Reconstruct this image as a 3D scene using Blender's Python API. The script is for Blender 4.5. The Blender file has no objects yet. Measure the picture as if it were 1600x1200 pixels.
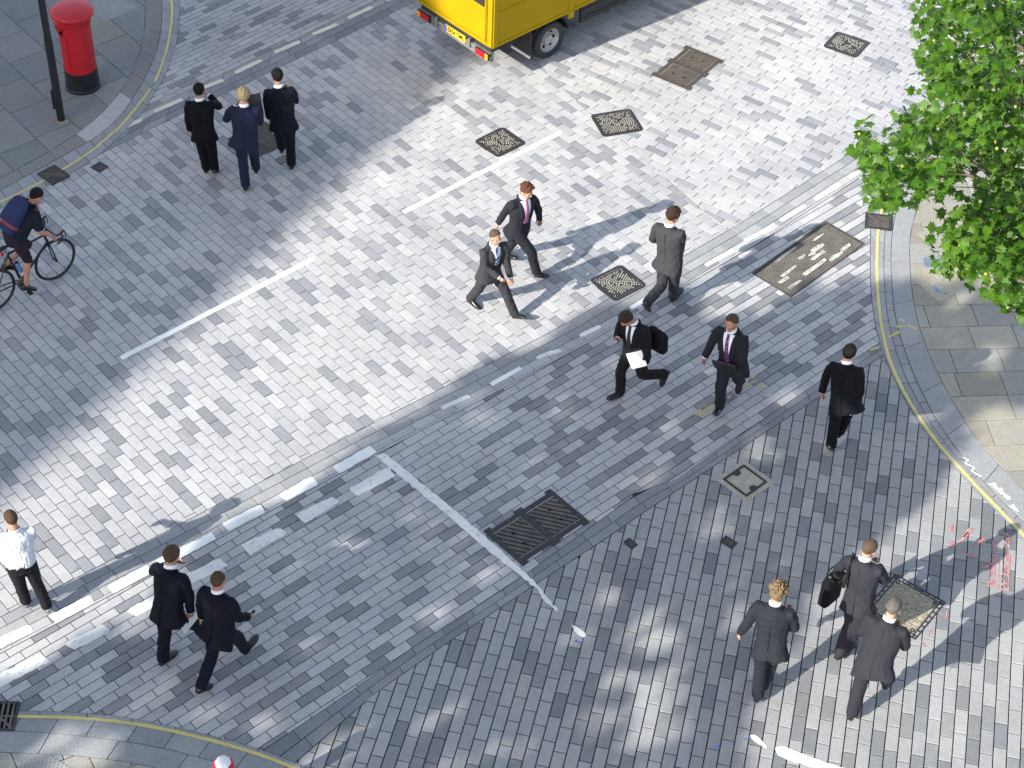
import bpy, bmesh, math, random
import numpy as np
from mathutils import Vector, Matrix
random.seed(7); RNG = np.random.default_rng(11)
SC = bpy.context.scene; COL = SC.collection
D = math.radians
# ------------------------------------------------------------------ camera
PITCH, FPX, ROLL, CAM_H = D(43.36339), 2865.859, D(-2.52327), 17.0
_c, _s, _cr, _sr = math.cos(PITCH), math.sin(PITCH), math.cos(ROLL), math.sin(ROLL)
cam = bpy.data.cameras.new('camera'); cam_o = bpy.data.objects.new('camera', cam); COL.objects.link(cam_o)
cam.sensor_width = 36.0; cam.lens = FPX / 1600 * 36; cam.clip_end = 2000
_down = Vector((0, -_s, -_c)); _fw = Vector((0, _c, -_s)); _X = Vector((1, 0, 0))
_cx = _X * _cr + _down * _sr; _cd = _X * (-_sr) + _down * _cr
_M = Matrix.Identity(4)
for _i in range(3):
    _M[_i][0] = _cx[_i]; _M[_i][1] = -_cd[_i]; _M[_i][2] = -_fw[_i]
_M[2][3] = CAM_H
cam_o.matrix_world = _M
SC.camera = cam_o
# ------------------------------------------------------------------ light
SUN_AZ, SUN_EL = 39.5, 29.3           # azimuth the light travels towards, elevation
_sv = Vector((math.cos(D(SUN_AZ)) * math.cos(D(SUN_EL)), math.sin(D(SUN_AZ)) * math.cos(D(SUN_EL)), -math.sin(D(SUN_EL))))
world = bpy.data.worlds.new("World"); SC.world = world; world.use_nodes = True
_nt = world.node_tree; _bg = _nt.nodes['Background']
_sky = _nt.nodes.new('ShaderNodeTexSky'); _sky.sky_type = 'NISHITA'; _sky.sun_disc = False
_sky.sun_elevation = D(SUN_EL); _sky.sun_rotation = math.atan2(-_sv.x, -_sv.y) % (2 * math.pi)
_sky.air_density = 1.0; _sky.dust_density = 1.6; _sky.ozone_density = 1.0
_hs = _nt.nodes.new('ShaderNodeHueSaturation'); _hs.inputs['Saturation'].default_value = 0.78
_nt.links.new(_sky.outputs[0], _hs.inputs['Color']); _nt.links.new(_hs.outputs[0], _bg.inputs[0]); _bg.inputs[1].default_value = 0.13
sun = bpy.data.lights.new('sun', 'SUN'); sun.energy = 3.55; sun.angle = D(0.5); sun.color = (1.0, 0.965, 0.89)
sun_o = bpy.data.objects.new('sun', sun); COL.objects.link(sun_o); sun_o.location = (-20, -15, 30)
sun_o.rotation_euler = _sv.to_track_quat('-Z', 'Y').to_euler()
SC.cycles.caustics_reflective = False; SC.cycles.caustics_refractive = False
SC.view_settings.view_transform = 'Standard'; SC.view_settings.look = 'None'
SC.view_settings.exposure = 1.38; SC.view_settings.gamma = 1.0; SC.view_settings.use_curve_mapping = False

# ------------------------------------------------------------------ helpers
def at(px, py, z=0.0):
    """ground point seen at a photo pixel (1600 x 1200), on the level z"""
    u, v = px - 800, py - 600
    u, v = u * _cr - v * _sr, u * _sr + v * _cr
    t = (CAM_H - z) / (FPX * _s + v * _c)
    return Vector((u * t, (FPX * _c - v * _s) * t, z))
def atl(pts, z=0.0): return [at(x, y, z) for x, y in pts]

def tag(o, label=None, cat=None, group=None, kind=None):
    if label: o['label'] = label
    if cat: o['category'] = cat
    if group: o['group'] = group
    if kind: o['kind'] = kind
    return o
def link(name, me, mat=None, parent=None, smooth=False):
    o = bpy.data.objects.new(name, me); COL.objects.link(o)
    if mat is not None:
        for m in (mat if isinstance(mat, (list, tuple)) else [mat]): me.materials.append(m)
    if parent is not None: o.parent = parent
    if smooth: me.polygons.foreach_set('use_smooth', [True] * len(me.polygons))
    return o
def empty(name, loc=(0, 0, 0), rz=0.0):
    o = bpy.data.objects.new(name, None); COL.objects.link(o); o.location = loc; o.rotation_euler = (0, 0, rz)
    o.empty_display_size = 0.2
    return o

class MB:
    """mesh buffer: collects solids and sheets, then links them as one object"""
    def __init__(s): s.v = []; s.f = []; s.m = []; s.t = []
    def add(s, vs, fs, mi=0, tone=None):
        b = len(s.v); s.v += [tuple(p) for p in vs]
        for f in fs:
            s.f.append([i + b for i in f]); s.m.append(mi); s.t.append(tone if tone is not None else (1, 1, 1))
    def box(s, c, d, M=None, mi=0, tone=None):
        hx, hy, hz = d[0] / 2, d[1] / 2, d[2] / 2; c = Vector(c)
        vs = [Vector((x, y, z)) for z in (-hz, hz) for x, y in ((-hx, -hy), (hx, -hy), (hx, hy), (-hx, hy))]
        if M is not None: vs = [M @ p for p in vs]
        vs = [p + c for p in vs]
        s.add(vs, [[3, 2, 1, 0], [4, 5, 6, 7], [0, 1, 5, 4], [1, 2, 6, 5], [2, 3, 7, 6], [3, 0, 4, 7]], mi, tone)
    def bar(s, a, b, w, h, up=(0, 0, 1), mi=0, tone=None):
        a, b = Vector(a), Vector(b); d = (b - a); L = d.length; d.normalize(); up = Vector(up)
        x = d.cross(up)
        if x.length < 1e-6: x = d.orthogonal()
        x.normalize(); u = x.cross(d)
        M = Matrix((x, d, u)).transposed()
        s.box((a + b) / 2, (w, L, h), M, mi, tone)
    def prism(s, poly, z0, z1, mi=0, tone=None, ch=0.0):
        n = len(poly); P = [Vector((p[0], p[1], 0)) for p in poly]
        if sum(P[i].x * P[(i + 1) % n].y - P[(i + 1) % n].x * P[i].y for i in range(n)) < 0: P.reverse()
        bot = [Vector((p.x, p.y, z0)) for p in P]
        if ch > 0:
            c = sum(P, Vector()) / n
            top = []
            for i in range(n):
                a = (P[i] - P[i - 1]).normalized(); b = (P[(i + 1) % n] - P[i]).normalized()
                na = Vector((-a.y, a.x, 0)); nb = Vector((-b.y, b.x, 0)); k = na + nb
                k = k / max(0.35, k.dot(na)) if k.length > 1e-6 else na
                q = P[i] + k * ch; top.append(Vector((q.x, q.y, z1)))
            mid = [Vector((p.x, p.y, z1 - ch)) for p in P]
            s.add(bot + mid + top, [list(range(2 * n, 3 * n))] + [[i, (i + 1) % n, n + (i + 1) % n, n + i] for i in range(n)]
                  + [[n + i, n + (i + 1) % n, 2 * n + (i + 1) % n, 2 * n + i] for i in range(n)], mi, tone)
        else:
            top = [Vector((p.x, p.y, z1)) for p in P]
            s.add(bot + top, [list(range(n, 2 * n)), list(range(n - 1, -1, -1))] + [[i, (i + 1) % n, n + (i + 1) % n, n + i] for i in range(n)], mi, tone)
    def tube(s, pts, rad, n=10, ref=None, caps=True, mi=0, tone=None, power=2.0, wob=None):
        """closed loft through pts; rad: radius or (a, b) per point, a along ref"""
        P = [Vector(p) for p in pts]; N = len(P)
        if not isinstance(rad, (list, tuple)): rad = [rad] * N
        rings = []; prev = Vector(ref) if ref is not None else None
        for i in range(N):
            t = (P[min(i + 1, N - 1)] - P[max(i - 1, 0)])
            if t.length < 1e-9: t = Vector((0, 0, 1))
            t.normalize()
            r0 = prev if prev is not None else (Vector((1, 0, 0)) if abs(t.x) < .8 else Vector((0, 1, 0)))
            x = r0 - t * r0.dot(t)
            if x.length < 1e-4: x = t.orthogonal()
            x.normalize(); y = t.cross(x)
            if ref is None: prev = x
            r = rad[i]; a, b = (r if isinstance(r, (list, tuple)) else (r, r))
            ring = []
            for k in range(n):
                th = 2 * math.pi * k / n; ct, st = math.cos(th), math.sin(th)
                e = 2.0 / power
                cx = math.copysign(abs(ct) ** e, ct); sy = math.copysign(abs(st) ** e, st)
                q = 1.0 if wob is None else wob(i, th)
                ring.append(P[i] + x * (a * cx * q) + y * (b * sy * q))
            rings.append(ring)
        vs = [p for r in rings for p in r]; fs = []
        for i in range(N - 1):
            for k in range(n):
                fs.append([i * n + k, i * n + (k + 1) % n, (i + 1) * n + (k + 1) % n, (i + 1) * n + k])
        if caps:
            fs.append(list(range(n - 1, -1, -1))); fs.append([(N - 1) * n + k for k in range(n)])
        s.add(vs, fs, mi, tone)
    def ball(s, c, r, M=None, nu=14, nv=9, mi=0, tone=None):
        c = Vector(c); r = Vector(r) if isinstance(r, (tuple, list, Vector)) else Vector((r, r, r))
        vs = []; fs = []
        for j in range(nv + 1):
            ph = math.pi * j / nv
            for i in range(nu):
                th = 2 * math.pi * i / nu
                p = Vector((r.x * math.sin(ph) * math.cos(th), r.y * math.sin(ph) * math.sin(th), r.z * math.cos(ph)))
                if M is not None: p = M @ p
                vs.append(c + p)
        for j in range(nv):
            for i in range(nu):
                a, b = j * nu + i, j * nu + (i + 1) % nu
                fs.append([a, a + nu, b + nu, b])
        s.add(vs, fs, mi, tone)
    def lathe(s, c, prof, n=32, mi=0, tone=None):
        c = Vector(c); N = len(prof); vs = []; fs = []
        for r, z in prof:
            for k in range(n):
                th = 2 * math.pi * k / n; vs.append(c + Vector((r * math.cos(th), r * math.sin(th), z)))
        for i in range(N - 1):
            for k in range(n): fs.append([i * n + k, i * n + (k + 1) % n, (i + 1) * n + (k + 1) % n, (i + 1) * n + k])
        fs.append(list(range(n - 1, -1, -1))); fs.append([(N - 1) * n + k for k in range(n)])
        s.add(vs, fs, mi, tone)
    def mesh(s, name, tones=False):
        me = bpy.data.meshes.new(name); me.from_pydata([tuple(p) for p in s.v], [], s.f); me.update()
        if any(s.m): me.polygons.foreach_set('material_index', s.m)
        if tones:
            at_ = me.attributes.new('tone', 'FLOAT_COLOR', 'FACE')
            at_.data.foreach_set('color', np.array([(t[0], t[1], t[2], 1.0) for t in s.t], dtype=np.float32).ravel())
        return me
    def build(s, name, mat, parent=None, smooth=False, tones=False, fixn=False):
        me = s.mesh(name, tones)
        if fixn:
            bm = bmesh.new(); bm.from_mesh(me); bmesh.ops.recalc_face_normals(bm, faces=bm.faces); bm.to_mesh(me); bm.free()
        o = link(name, me, mat, parent, False)
        if smooth:
            me.polygons.foreach_set('use_smooth', [True] * len(me.polygons))
            if smooth != 'all': 
                try: me.set_sharp_from_angle(angle=D(40))
                except Exception: pass
        return o

# ------------------------------------------------------------------ materials
def newmat(name):
    m = bpy.data.materials.new(name); m.use_nodes = True; nt = m.node_tree
    return m, nt, nt.nodes['Principled BSDF']
def noise(nt, scale, detail=3, vec=None, rough=.55, stretch=None):
    n = nt.nodes.new('ShaderNodeTexNoise'); n.inputs['Scale'].default_value = scale; n.inputs['Detail'].default_value = detail
    n.inputs['Roughness'].default_value = rough
    tc = nt.nodes.new('ShaderNodeTexCoord'); src = tc.outputs['Object']
    if stretch:
        mp = nt.nodes.new('ShaderNodeMapping'); mp.inputs['Scale'].default_value = stretch; nt.links.new(src, mp.inputs[0]); src = mp.outputs[0]
    nt.links.new(vec or src, n.inputs['Vector'])
    return n
def ramp(nt, src, stops):
    r = nt.nodes.new('ShaderNodeValToRGB'); e = r.color_ramp.elements
    while len(e) < len(stops): e.new(0.5)
    for k, (p, c) in enumerate(stops):
        e[k].position = p; e[k].color = (tuple(c) if isinstance(c, (tuple, list)) else (c, c, c)) + (1,)
    nt.links.new(src, r.inputs[0]); return r
def mul(nt, a, b, fac=1.0, mode='MULTIPLY'):
    m = nt.nodes.new('ShaderNodeMix'); m.data_type = 'RGBA'; m.blend_type = mode; m.inputs['Factor'].default_value = fac
    for s_, k in ((a, 6), (b, 7)):
        if isinstance(s_, (tuple, list)): m.inputs[k].default_value = tuple(s_) + (1,)
        else: nt.links.new(s_, m.inputs[k])
    return m.outputs[2]
def bump(nt, bsdf, src, strength, dist=.01):
    b = nt.nodes.new('ShaderNodeBump'); b.inputs['Strength'].default_value = strength; b.inputs['Distance'].default_value = dist
    nt.links.new(src, b.inputs['Height']); nt.links.new(b.outputs[0], bsdf.inputs['Normal']); return b
def plain(name, col, rough=.6, metal=0.0, var=.12, scale=6, bumps=0.0, bscale=60, spec=.5, coat=0.0):
    m, nt, b = newmat(name)
    n = noise(nt, scale, 4)
    r = ramp(nt, n.outputs[0], [(.3, 1 - var), (.7, 1 + var)])
    nt.links.new(mul(nt, col, r.outputs[0]), b.inputs['Base Color'])
    b.inputs['Roughness'].default_value = rough; b.inputs['Metallic'].default_value = metal
    b.inputs['Specular IOR Level'].default_value = spec; b.inputs['Coat Weight'].default_value = coat
    if bumps:
        bn = noise(nt, bscale, 3); bump(nt, b, bn.outputs[0], bumps)
    return m
def stone_mat(name, dots=0.0):
    """granite / sandstone whose tone comes from each stone's own colour"""
    m, nt, b = newmat(name)
    a = nt.nodes.new('ShaderNodeAttribute'); a.attribute_name = 'tone'
    n1 = noise(nt, 55, 4, rough=.85); r1 = ramp(nt, n1.outputs[0], [(.30, .66), (.5, 1.0), (.70, 1.32)])
    vo = nt.nodes.new('ShaderNodeTexVoronoi'); vo.inputs['Scale'].default_value = 2.3; tc = nt.nodes.new('ShaderNodeTexCoord'); nt.links.new(tc.outputs['Object'], vo.inputs['Vector']); rv = ramp(nt, vo.outputs['Distance'], [(.028, .62), (.042, 1.0)])
    n2 = noise(nt, 9, 5, rough=.65); r2 = ramp(nt, n2.outputs[0], [(.3, .91), (.7, 1.07)])
    n3 = noise(nt, .55, 4, rough=.6); r3 = ramp(nt, n3.outputs[0], [(.32, (.87, .87, .88)), (.62, (1.04, 1.035, 1.02))])
    n4 = noise(nt, 2.6, 6, rough=.7); r4 = ramp(nt, n4.outputs[0], [(.24, (.70, .70, .72)), (.36, (1, 1, 1))])
    c = mul(nt, mul(nt, mul(nt, mul(nt, a.outputs[0], r1.outputs[0]), r2.outputs[0]), r3.outputs[0]), r4.outputs[0]); c = mul(nt, c, rv.outputs[0])
    nt.links.new(c, b.inputs['Base Color']); b.inputs['Roughness'].default_value = .72; b.inputs['Specular IOR Level'].default_value = .35
    bump(nt, b, n1.outputs[0], .35, .003)
    return m
def cloth(name, col, rough=.75, bumps=.45, sheen=.05, pin=False, folds=7):
    m, nt, b = newmat(name)
    n = noise(nt, folds, 4, rough=.5, stretch=(1.3, 1.3, .55)); n2 = noise(nt, 260, 2)
    r = ramp(nt, n2.outputs[0], [(.3, .86), (.7, 1.14)])
    nt.links.new(mul(nt, col, r.outputs[0]), b.inputs['Base Color'])
    b.inputs['Roughness'].default_value = rough; b.inputs['Specular IOR Level'].default_value = .12
    b.inputs['Sheen Weight'].default_value = sheen * .4; b.inputs['Sheen Roughness'].default_value = .5
    bump(nt, b, n.outputs[0], bumps, .05)
    return m
def paint_mat(name, col, worn=(.40, .40, .40), cut=.40):
    m, nt, b = newmat(name)
    n = noise(nt, 14, 6, rough=.75); r = ramp(nt, n.outputs[0], [(cut - .07, 0.0), (cut + .03, 1.0)])
    n2 = noise(nt, 3, 4); r2 = ramp(nt, n2.outputs[0], [(.3, .88), (.7, 1.05)])
    x = nt.nodes.new('ShaderNodeMix'); x.data_type = 'RGBA'
    nt.links.new(r.outputs[0], x.inputs['Factor']); x.inputs[6].default_value = worn + (1,); x.inputs[7].default_value = col + (1,)
    nt.links.new(mul(nt, x.outputs[2], r2.outputs[0]), b.inputs['Base Color']); b.inputs['Roughness'].default_value = .65
    bump(nt, b, n.outputs[0], .3, .004)
    return m
M = {}
M['sett'] = stone_mat('granite_setts'); M['slab'] = stone_mat('york_stone'); M['kerb'] = stone_mat('granite_kerb')
M['mortar'] = plain('joint_sand', (.024, .0225, .020), .95, var=.4, scale=8)
M['ground'] = plain('ground_stone', (.28, .28, .28), .9, var=.2, scale=2)
M['white'] = paint_mat('worn_white_paint', (.80, .80, .76), (.42, .42, .41), .36)
M['white2'] = paint_mat('scuffed_white_paint', (.72, .71, .66), (.40, .40, .40), .42)
M['cream'] = paint_mat('cream_paint', (.62, .60, .47), (.36, .36, .35), .38)
M['yellow'] = paint_mat('faded_yellow_paint', (.60, .50, .17), (.42, .38, .24), .33)
M['yspray'] = paint_mat('yellow_spray', (.50, .42, .08), (.40, .40, .38), .50)
M['rspray'] = paint_mat('red_spray', (.46, .13, .13), (.36, .33, .32), .50)
M['bspray'] = paint_mat('blue_spray', (.10, .20, .45), (.36, .36, .37), .48)
M['iron'] = plain('cast_iron', (.045, .042, .042), .55, .35, var=.3, scale=14, bumps=.4)
M['iron_b'] = plain('rusty_iron', (.085, .068, .056), .6, .25, var=.35, scale=10, bumps=.5)
M['lug'] = plain('polished_lugs', (.40, .38, .32), .5, .15, var=.25, scale=8)
M['conc'] = plain('concrete_infill', (.34, .315, .25), .9, var=.18, scale=9, bumps=.4)
M['patch'] = plain('mortar_patch', (.46, .44, .38), .9, var=.2, scale=8)
M['void'] = plain('dark_void', (.004, .004, .005), .95, spec=.05)
# ------------------------------------------------------------------ ground and paving
def V2(p): return np.array([p[0], p[1]], float)
def pl(pts): return np.array([[p.x, p.y] for p in atl(pts)])
def offset(poly, d):
    """polyline moved d metres to its right"""
    out = []
    for i in range(len(poly)):
        t = poly[min(i + 1, len(poly) - 1)] - poly[max(i - 1, 0)]; t = t / np.linalg.norm(t)
        out.append(poly[i] + np.array([t[1], -t[0]]) * d)
    return np.array(out)
def extend(poly, d0, d1):
    a = poly[0] - poly[1]; b = poly[-1] - poly[-2]
    return np.vstack([poly[0] + a / np.linalg.norm(a) * d0, poly, poly[-1] + b / np.linalg.norm(b) * d1])
def halfplane(poly, c, side):
    a, b = poly[:-1], poly[1:]; d = b - a; L = np.maximum((d * d).sum(1), 1e-12)
    t = np.clip(((c - a) * d).sum(1) / L, 0, 1); q = a + d * t[:, None]
    k = int(np.argmin(((c - q) ** 2).sum(1))); dd = d[k] / math.sqrt(L[k])
    n = np.array([-dd[1], dd[0]]) * side            # side +1 keeps the left
    return a[k], n
def clip(poly, p0, n):
    out = []
    for i in range(len(poly)):
        A, B = poly[i], poly[(i + 1) % len(poly)]; da, db = (A - p0) @ n, (B - p0) @ n
        if da >= 0: out.append(A)
        if da * db < 0: out.append(A + (B - A) * (da / (da - db)))
    return out
def parea(p):
    p = np.array(p); x, y = p[:, 0], p[:, 1]
    return abs((x * np.roll(y, -1) - y * np.roll(x, -1)).sum()) / 2
TONES_L = [(.412, .405, .405), (.385, .38, .385), (.43, .422, .415), (.40, .395, .388)]
TONES_D = [(.258, .262, .272), (.238, .243, .256), (.285, .285, .29)]
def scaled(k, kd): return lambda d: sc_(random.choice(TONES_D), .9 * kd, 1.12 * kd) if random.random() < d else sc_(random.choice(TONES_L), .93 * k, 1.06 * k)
def sc_(t, a, b):
    k = random.uniform(a, b); return tuple(c * k for c in t)
def pick(darkp):
    if random.random() < darkp: t = random.choice(TONES_D); k = random.uniform(.9, 1.12)
    else: t = random.choice(TONES_L); k = random.uniform(.93, 1.06)
    return tuple(c * k for c in t)
def tile(name, ang, pitch, length, bounds, box, darkp=.2, gap=.008, z=0.0, jit=.06, mat=None, label=None, ch=.0022, pickf=None, lenvar=0.0, origin=(0, 0), avoid=()):
    u = np.array([math.cos(D(ang)), math.sin(D(ang))]); v = np.array([-u[1], u[0]]); o = np.array(origin, float)
    cs = np.array([[box[i], box[j]] for i in (0, 2) for j in (1, 3)]) - o
    s0, s1 = (cs @ u).min(), (cs @ u).max(); t0, t1 = (cs @ v).min(), (cs @ v).max()
    mb = MB(); row = 0
    for r in range(int(t0 / pitch) - 1, int(t1 / pitch) + 2):
        s = s0 - length * (1 + ((r % 2) * .5 + random.uniform(-jit, jit) + random.choice((0, 0, 0, .25))) % 1)
        while s < s1:
            L = length * (1 + random.uniform(-lenvar, lenvar))
            c = o + u * (s + L / 2) + v * ((r + .5) * pitch)
            if box[0] < c[0] < box[2] and box[1] < c[1] < box[3]:
                h, w = L / 2 - gap / 2, pitch / 2 - gap / 2
                q = [c + u * a + v * b for a, b in ((-h, -w), (h, -w), (h, w), (-h, w))]
                ok = True
                for poly, side in bounds:
                    p0, n = halfplane(poly, c, side)
                    if (c - p0) @ n < -L: ok = False; break
                    q = clip(q, p0 + n * gap / 2, n)
                    if len(q) < 3 or parea(q) < .0004: ok = False; break
                if ok and not any(inpoly(c, a) for a in avoid):
                    mb.prism(q, z - .02, z + random.uniform(-.0012, .0012), tone=(pickf or pick)(darkp), ch=ch)
            s += L
    o_ = mb.build(name, mat or M['sett'], tones=True); tag(o_, label, kind='structure'); return o_
def inpoly(c, poly):
    x, y = c; r = False
    for i in range(len(poly)):
        (x1, y1), (x2, y2) = poly[i][:2], poly[i - 1][:2]
        if (y1 > y) != (y2 > y) and x < (x2 - x1) * (y - y1) / (y2 - y1) + x1: r = not r
    return r
def resample(poly, step):
    d = np.linalg.norm(np.diff(poly, axis=0), axis=1); cum = np.concatenate([[0], np.cumsum(d)]); n = max(2, int(cum[-1] / step) + 1)
    t = np.linspace(0, cum[-1], n); return np.stack([np.interp(t, cum, poly[:, k]) for k in (0, 1)], 1)
def smoothc(poly, step=.12, it=10):
    p = resample(poly, step)
    for _ in range(it):
        p[1:-1] = .25 * p[:-2] + .5 * p[1:-1] + .25 * p[2:]
    return p
def strip(mb, A, B, f0, f1, length, z, tonef, gap=.008, step=.1, zb=None, ch=.003):
    """stones laid along the lane between two polylines"""
    n = max(len(A), len(B), 60)
    def rs(p):
        d = np.linalg.norm(np.diff(p, axis=0), axis=1); cum = np.concatenate([[0], np.cumsum(d)]); t = np.linspace(0, cum[-1], n)
        return np.stack([np.interp(t, cum, p[:, k]) for k in (0, 1)], 1)
    A, B = rs(A), rs(B); lo = A + (B - A) * f0; hi = A + (B - A) * f1; mid = (lo + hi) / 2
    cum = np.concatenate([[0], np.cumsum(np.linalg.norm(np.diff(mid, axis=0), axis=1))]); tot = cum[-1]
    at_ = lambda P, s: np.array([np.interp(s, cum, P[:, k]) for k in (0, 1)])
    w = np.linalg.norm(hi[n // 2] - lo[n // 2]); e = gap / 2 / max(w, .02)
    s = random.uniform(0, length) - length
    while s < tot:
        L = length * random.uniform(.9, 1.1); a, b = max(0, s + gap / 2), min(tot, s + L - gap / 2)
        if b - a > .03:
            m = max(2, int((b - a) / .12) + 1); ss = np.linspace(a, b, m)
            l_ = [at_(lo + (hi - lo) * e, x) for x in ss]; h_ = [at_(hi - (hi - lo) * e, x) for x in ss]
            mb.prism(l_ + h_[::-1], (zb if zb is not None else z - .012), z, tone=tonef((a + b) / 2), ch=ch)
        s += L
def sheet(poly, z, name, mat, kind='structure', label=None, th=.003):
    mb = MB(); mb.prism(poly, z - th, z); return tag(mb.build(name, mat), label, kind=kind)

g = MB(); g.add([(-140, -120, -.035), (140, -120, -.035), (140, 160, -.035), (-140, 160, -.035)], [[0, 1, 2, 3]])
tag(g.build('ground', M['ground']), kind='structure')
g = MB(); g.add([(-16, 5, -.014), (18, 5, -.014), (18, 36, -.014), (-16, 36, -.014)], [[0, 1, 2, 3]])
tag(g.build('joint_bed', M['mortar']), kind='structure')

# boundaries, read from the photograph and laid on the ground (metres)
LOW_UP = extend(pl([(0, 964), (280, 819.7), (520, 693.8), (620, 642), (739, 582), (884, 506), (1148, 354), (1300, 258), (1380, 206)]), 4, 8)
LOW_MID = offset(LOW_UP, .155); LOW_LOW = offset(LOW_UP, .31); DASH_LOW = offset(LOW_UP, .45); B_UP = offset(LOW_UP, .49)
TOP_LOW = extend(pl([(40, 300), (156, 241), (240, 199), (368, 138), (552, 50), (660, -3), (790, -66)]), 4, 8)
TOP_UP = extend(pl([(120, 227), (218, 179), (240, 168), (368, 106), (548, 20), (592, -2), (700, -54)]), 4, 8)
DIAG_UP = extend(pl([(440, 1153), (560, 1072), (641, 1014), (800, 912), (1000, 768), (1060, 747), (1164, 675), (1286, 592), (1380, 532)]), 5, 6)
DIAG_LOW = extend(pl([(474, 1180), (586, 1083), (700, 1003), (813, 928), (948, 840), (1006, 800), (1144, 709), (1286, 616), (1384, 552)]), 5, 6)
SEAM = extend(pl([(790, 45), (850, 108), (905, 162), (960, 207), (1010, 250), (1100, 330), (1160, 372)]), 10, 3)
R_OUT = smoothc(extend(pl([(1640, 70), (1535, 135), (1455, 185), (1408, 228), (1380, 276), (1366, 320), (1360, 360), (1360, 400), (1360, 445), (1366, 500), (1377, 545), (1396, 590), (1423, 641), (1453, 685), (1486, 722), (1529, 770), (1560, 800), (1595, 838), (1640, 886)]), 5, 3), .12, 6)
R_YEL = smoothc(extend(pl([(1640, 85), (1540, 148), (1465, 195), (1420, 235), (1391, 281), (1378, 325), (1371, 365), (1370, 395), (1370, 440), (1374, 490), (1383, 543), (1400, 590), (1428, 641), (1458, 685), (1491, 722), (1534, 770), (1565, 800), (1600, 838), (1645, 886)]), 5, 3), .12, 6)
R_IN = smoothc(extend(pl([(1640, 105), (1552, 165), (1480, 208), (1440, 245), (1414, 288), (1400, 330), (1393, 370), (1392, 400), (1393, 445), (1398, 495), (1411, 542), (1429, 590), (1454, 641), (1485, 690), (1517, 729), (1560, 778), (1600, 815), (1645, 862)]), 5, 3), .12, 6)
R_KERB = smoothc(extend(pl([(1640, 130), (1570, 182), (1505, 225), (1468, 258), (1445, 295), (1430, 335), (1421, 370), (1421, 400), (1423, 445), (1432, 500), (1446, 542), (1467, 590), (1496, 641), (1527, 690), (1556, 722), (1600, 768), (1645, 812)]), 5, 3), .12, 6)
L_OUT = smoothc(extend(pl([(277, -60), (281, 0), (281, 40), (274, 76), (256, 124), (226, 172), (200, 201), (152, 246), (112, 270), (66, 297), (0, 328), (-60, 352)]), 6, 4), .12, 6)
L_YEL = smoothc(extend(pl([(264, -60), (268, 0), (270, 25), (262, 75), (245, 125), (228, 150), (190, 197), (140, 240), (104, 262), (60, 288), (0, 317), (-60, 341)]), 6, 4), .12, 6)
L_IN = smoothc(extend(pl([(250, -60), (253, 0), (253, 40), (248, 70), (236, 104), (218, 138), (196, 172), (168, 203), (121, 232), (60, 265), (0, 298), (-60, 325)]), 6, 4), .12, 6)
L_KERB = smoothc(extend(pl([(226, -60), (228, 0), (226, 46), (218, 86), (210, 108), (192, 138), (174, 163), (150, 186), (116, 213), (80, 236), (0, 280), (-60, 308)]), 6, 4), .12, 6)
B_OUT = smoothc(extend(pl([(-60, 1107), (40, 1111), (130, 1113), (190, 1119), (250, 1131), (320, 1146), (400, 1168), (470, 1194), (530, 1222)]), 4, 4), .12, 6)
B_YEL = smoothc(extend(pl([(-60, 1119), (35, 1120), (130, 1122), (190, 1128), (250, 1138), (350, 1162), (420, 1184), (465, 1202), (530, 1234)]), 4, 4), .12, 6)
B_IN = smoothc(extend(pl([(-60, 1141), (32, 1143), (80, 1146), (140, 1151), (240, 1166), (320, 1186), (400, 1210), (500, 1250)]), 4, 4), .12, 6)
B_KERB = smoothc(extend(pl([(-60, 1174), (20, 1177), (90, 1179), (130, 1182), (200, 1191), (260, 1203), (340, 1225), (460, 1270)]), 4, 4), .12, 6)

BOX = (-12.5, 8.5, 14.5, 33)
tile('carriageway_setts', -48.0, .143, .318, [(LOW_UP, 1), (TOP_LOW, -1), (SEAM, -1)], BOX, .21, .0095)
tile('carriageway_setts', -34.5, .143, .335, [(LOW_UP, 1), (TOP_LOW, -1), (SEAM, 1)], BOX, .20, .0095)
tile('footway_setts', 43.0, .130, .335, [(B_UP, -1), (DIAG_UP, 1), (R_OUT, -1)], (-9, 9, 9, 27), .30, .0105, pickf=scaled(1.0, .84))
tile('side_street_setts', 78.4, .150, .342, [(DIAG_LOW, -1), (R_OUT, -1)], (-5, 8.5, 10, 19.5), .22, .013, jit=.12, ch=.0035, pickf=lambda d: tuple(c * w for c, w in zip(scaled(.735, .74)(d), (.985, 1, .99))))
tile('far_setts', 46.8, .108, .325, [(TOP_UP, 1)], (-12, 18, 2, 33), .30, .0095, pickf=scaled(.92, .84), origin=(.03, .05))
# long border stones between the paving fields
bt = lambda s: sc_(random.choice(((.30, .30, .30), (.27, .275, .28), (.33, .33, .325))), .9, 1.1)
dt = lambda s: sc_(random.choice(((.21, .215, .225), (.24, .245, .25), (.19, .195, .21))), .9, 1.1)
lt = lambda s: sc_((.42, .42, .41), .95, 1.05)
mb = MB()
strip(mb, LOW_UP, LOW_MID, 0, 1, .36, 0, bt); strip(mb, LOW_MID, LOW_LOW, 0, 1, .40, 0, bt)
strip(mb, LOW_LOW, DASH_LOW, 0, 1, .33, 0, lambda s: pick(.3)); strip(mb, DASH_LOW, B_UP, 0, 1, .7, .004, lt)
strip(mb, TOP_UP, TOP_LOW, 0, .05, .9, .004, lt); strip(mb, TOP_UP, TOP_LOW, .05, .36, .33, 0, bt)
strip(mb, TOP_UP, TOP_LOW, .36, .68, .40, 0, dt); strip(mb, TOP_UP, TOP_LOW, .68, 1, .42, 0, dt)
strip(mb, DIAG_UP, DIAG_LOW, 0, .5, .45, 0, dt); strip(mb, DIAG_UP, DIAG_LOW, .5, 1, .5, 0, dt)
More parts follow.
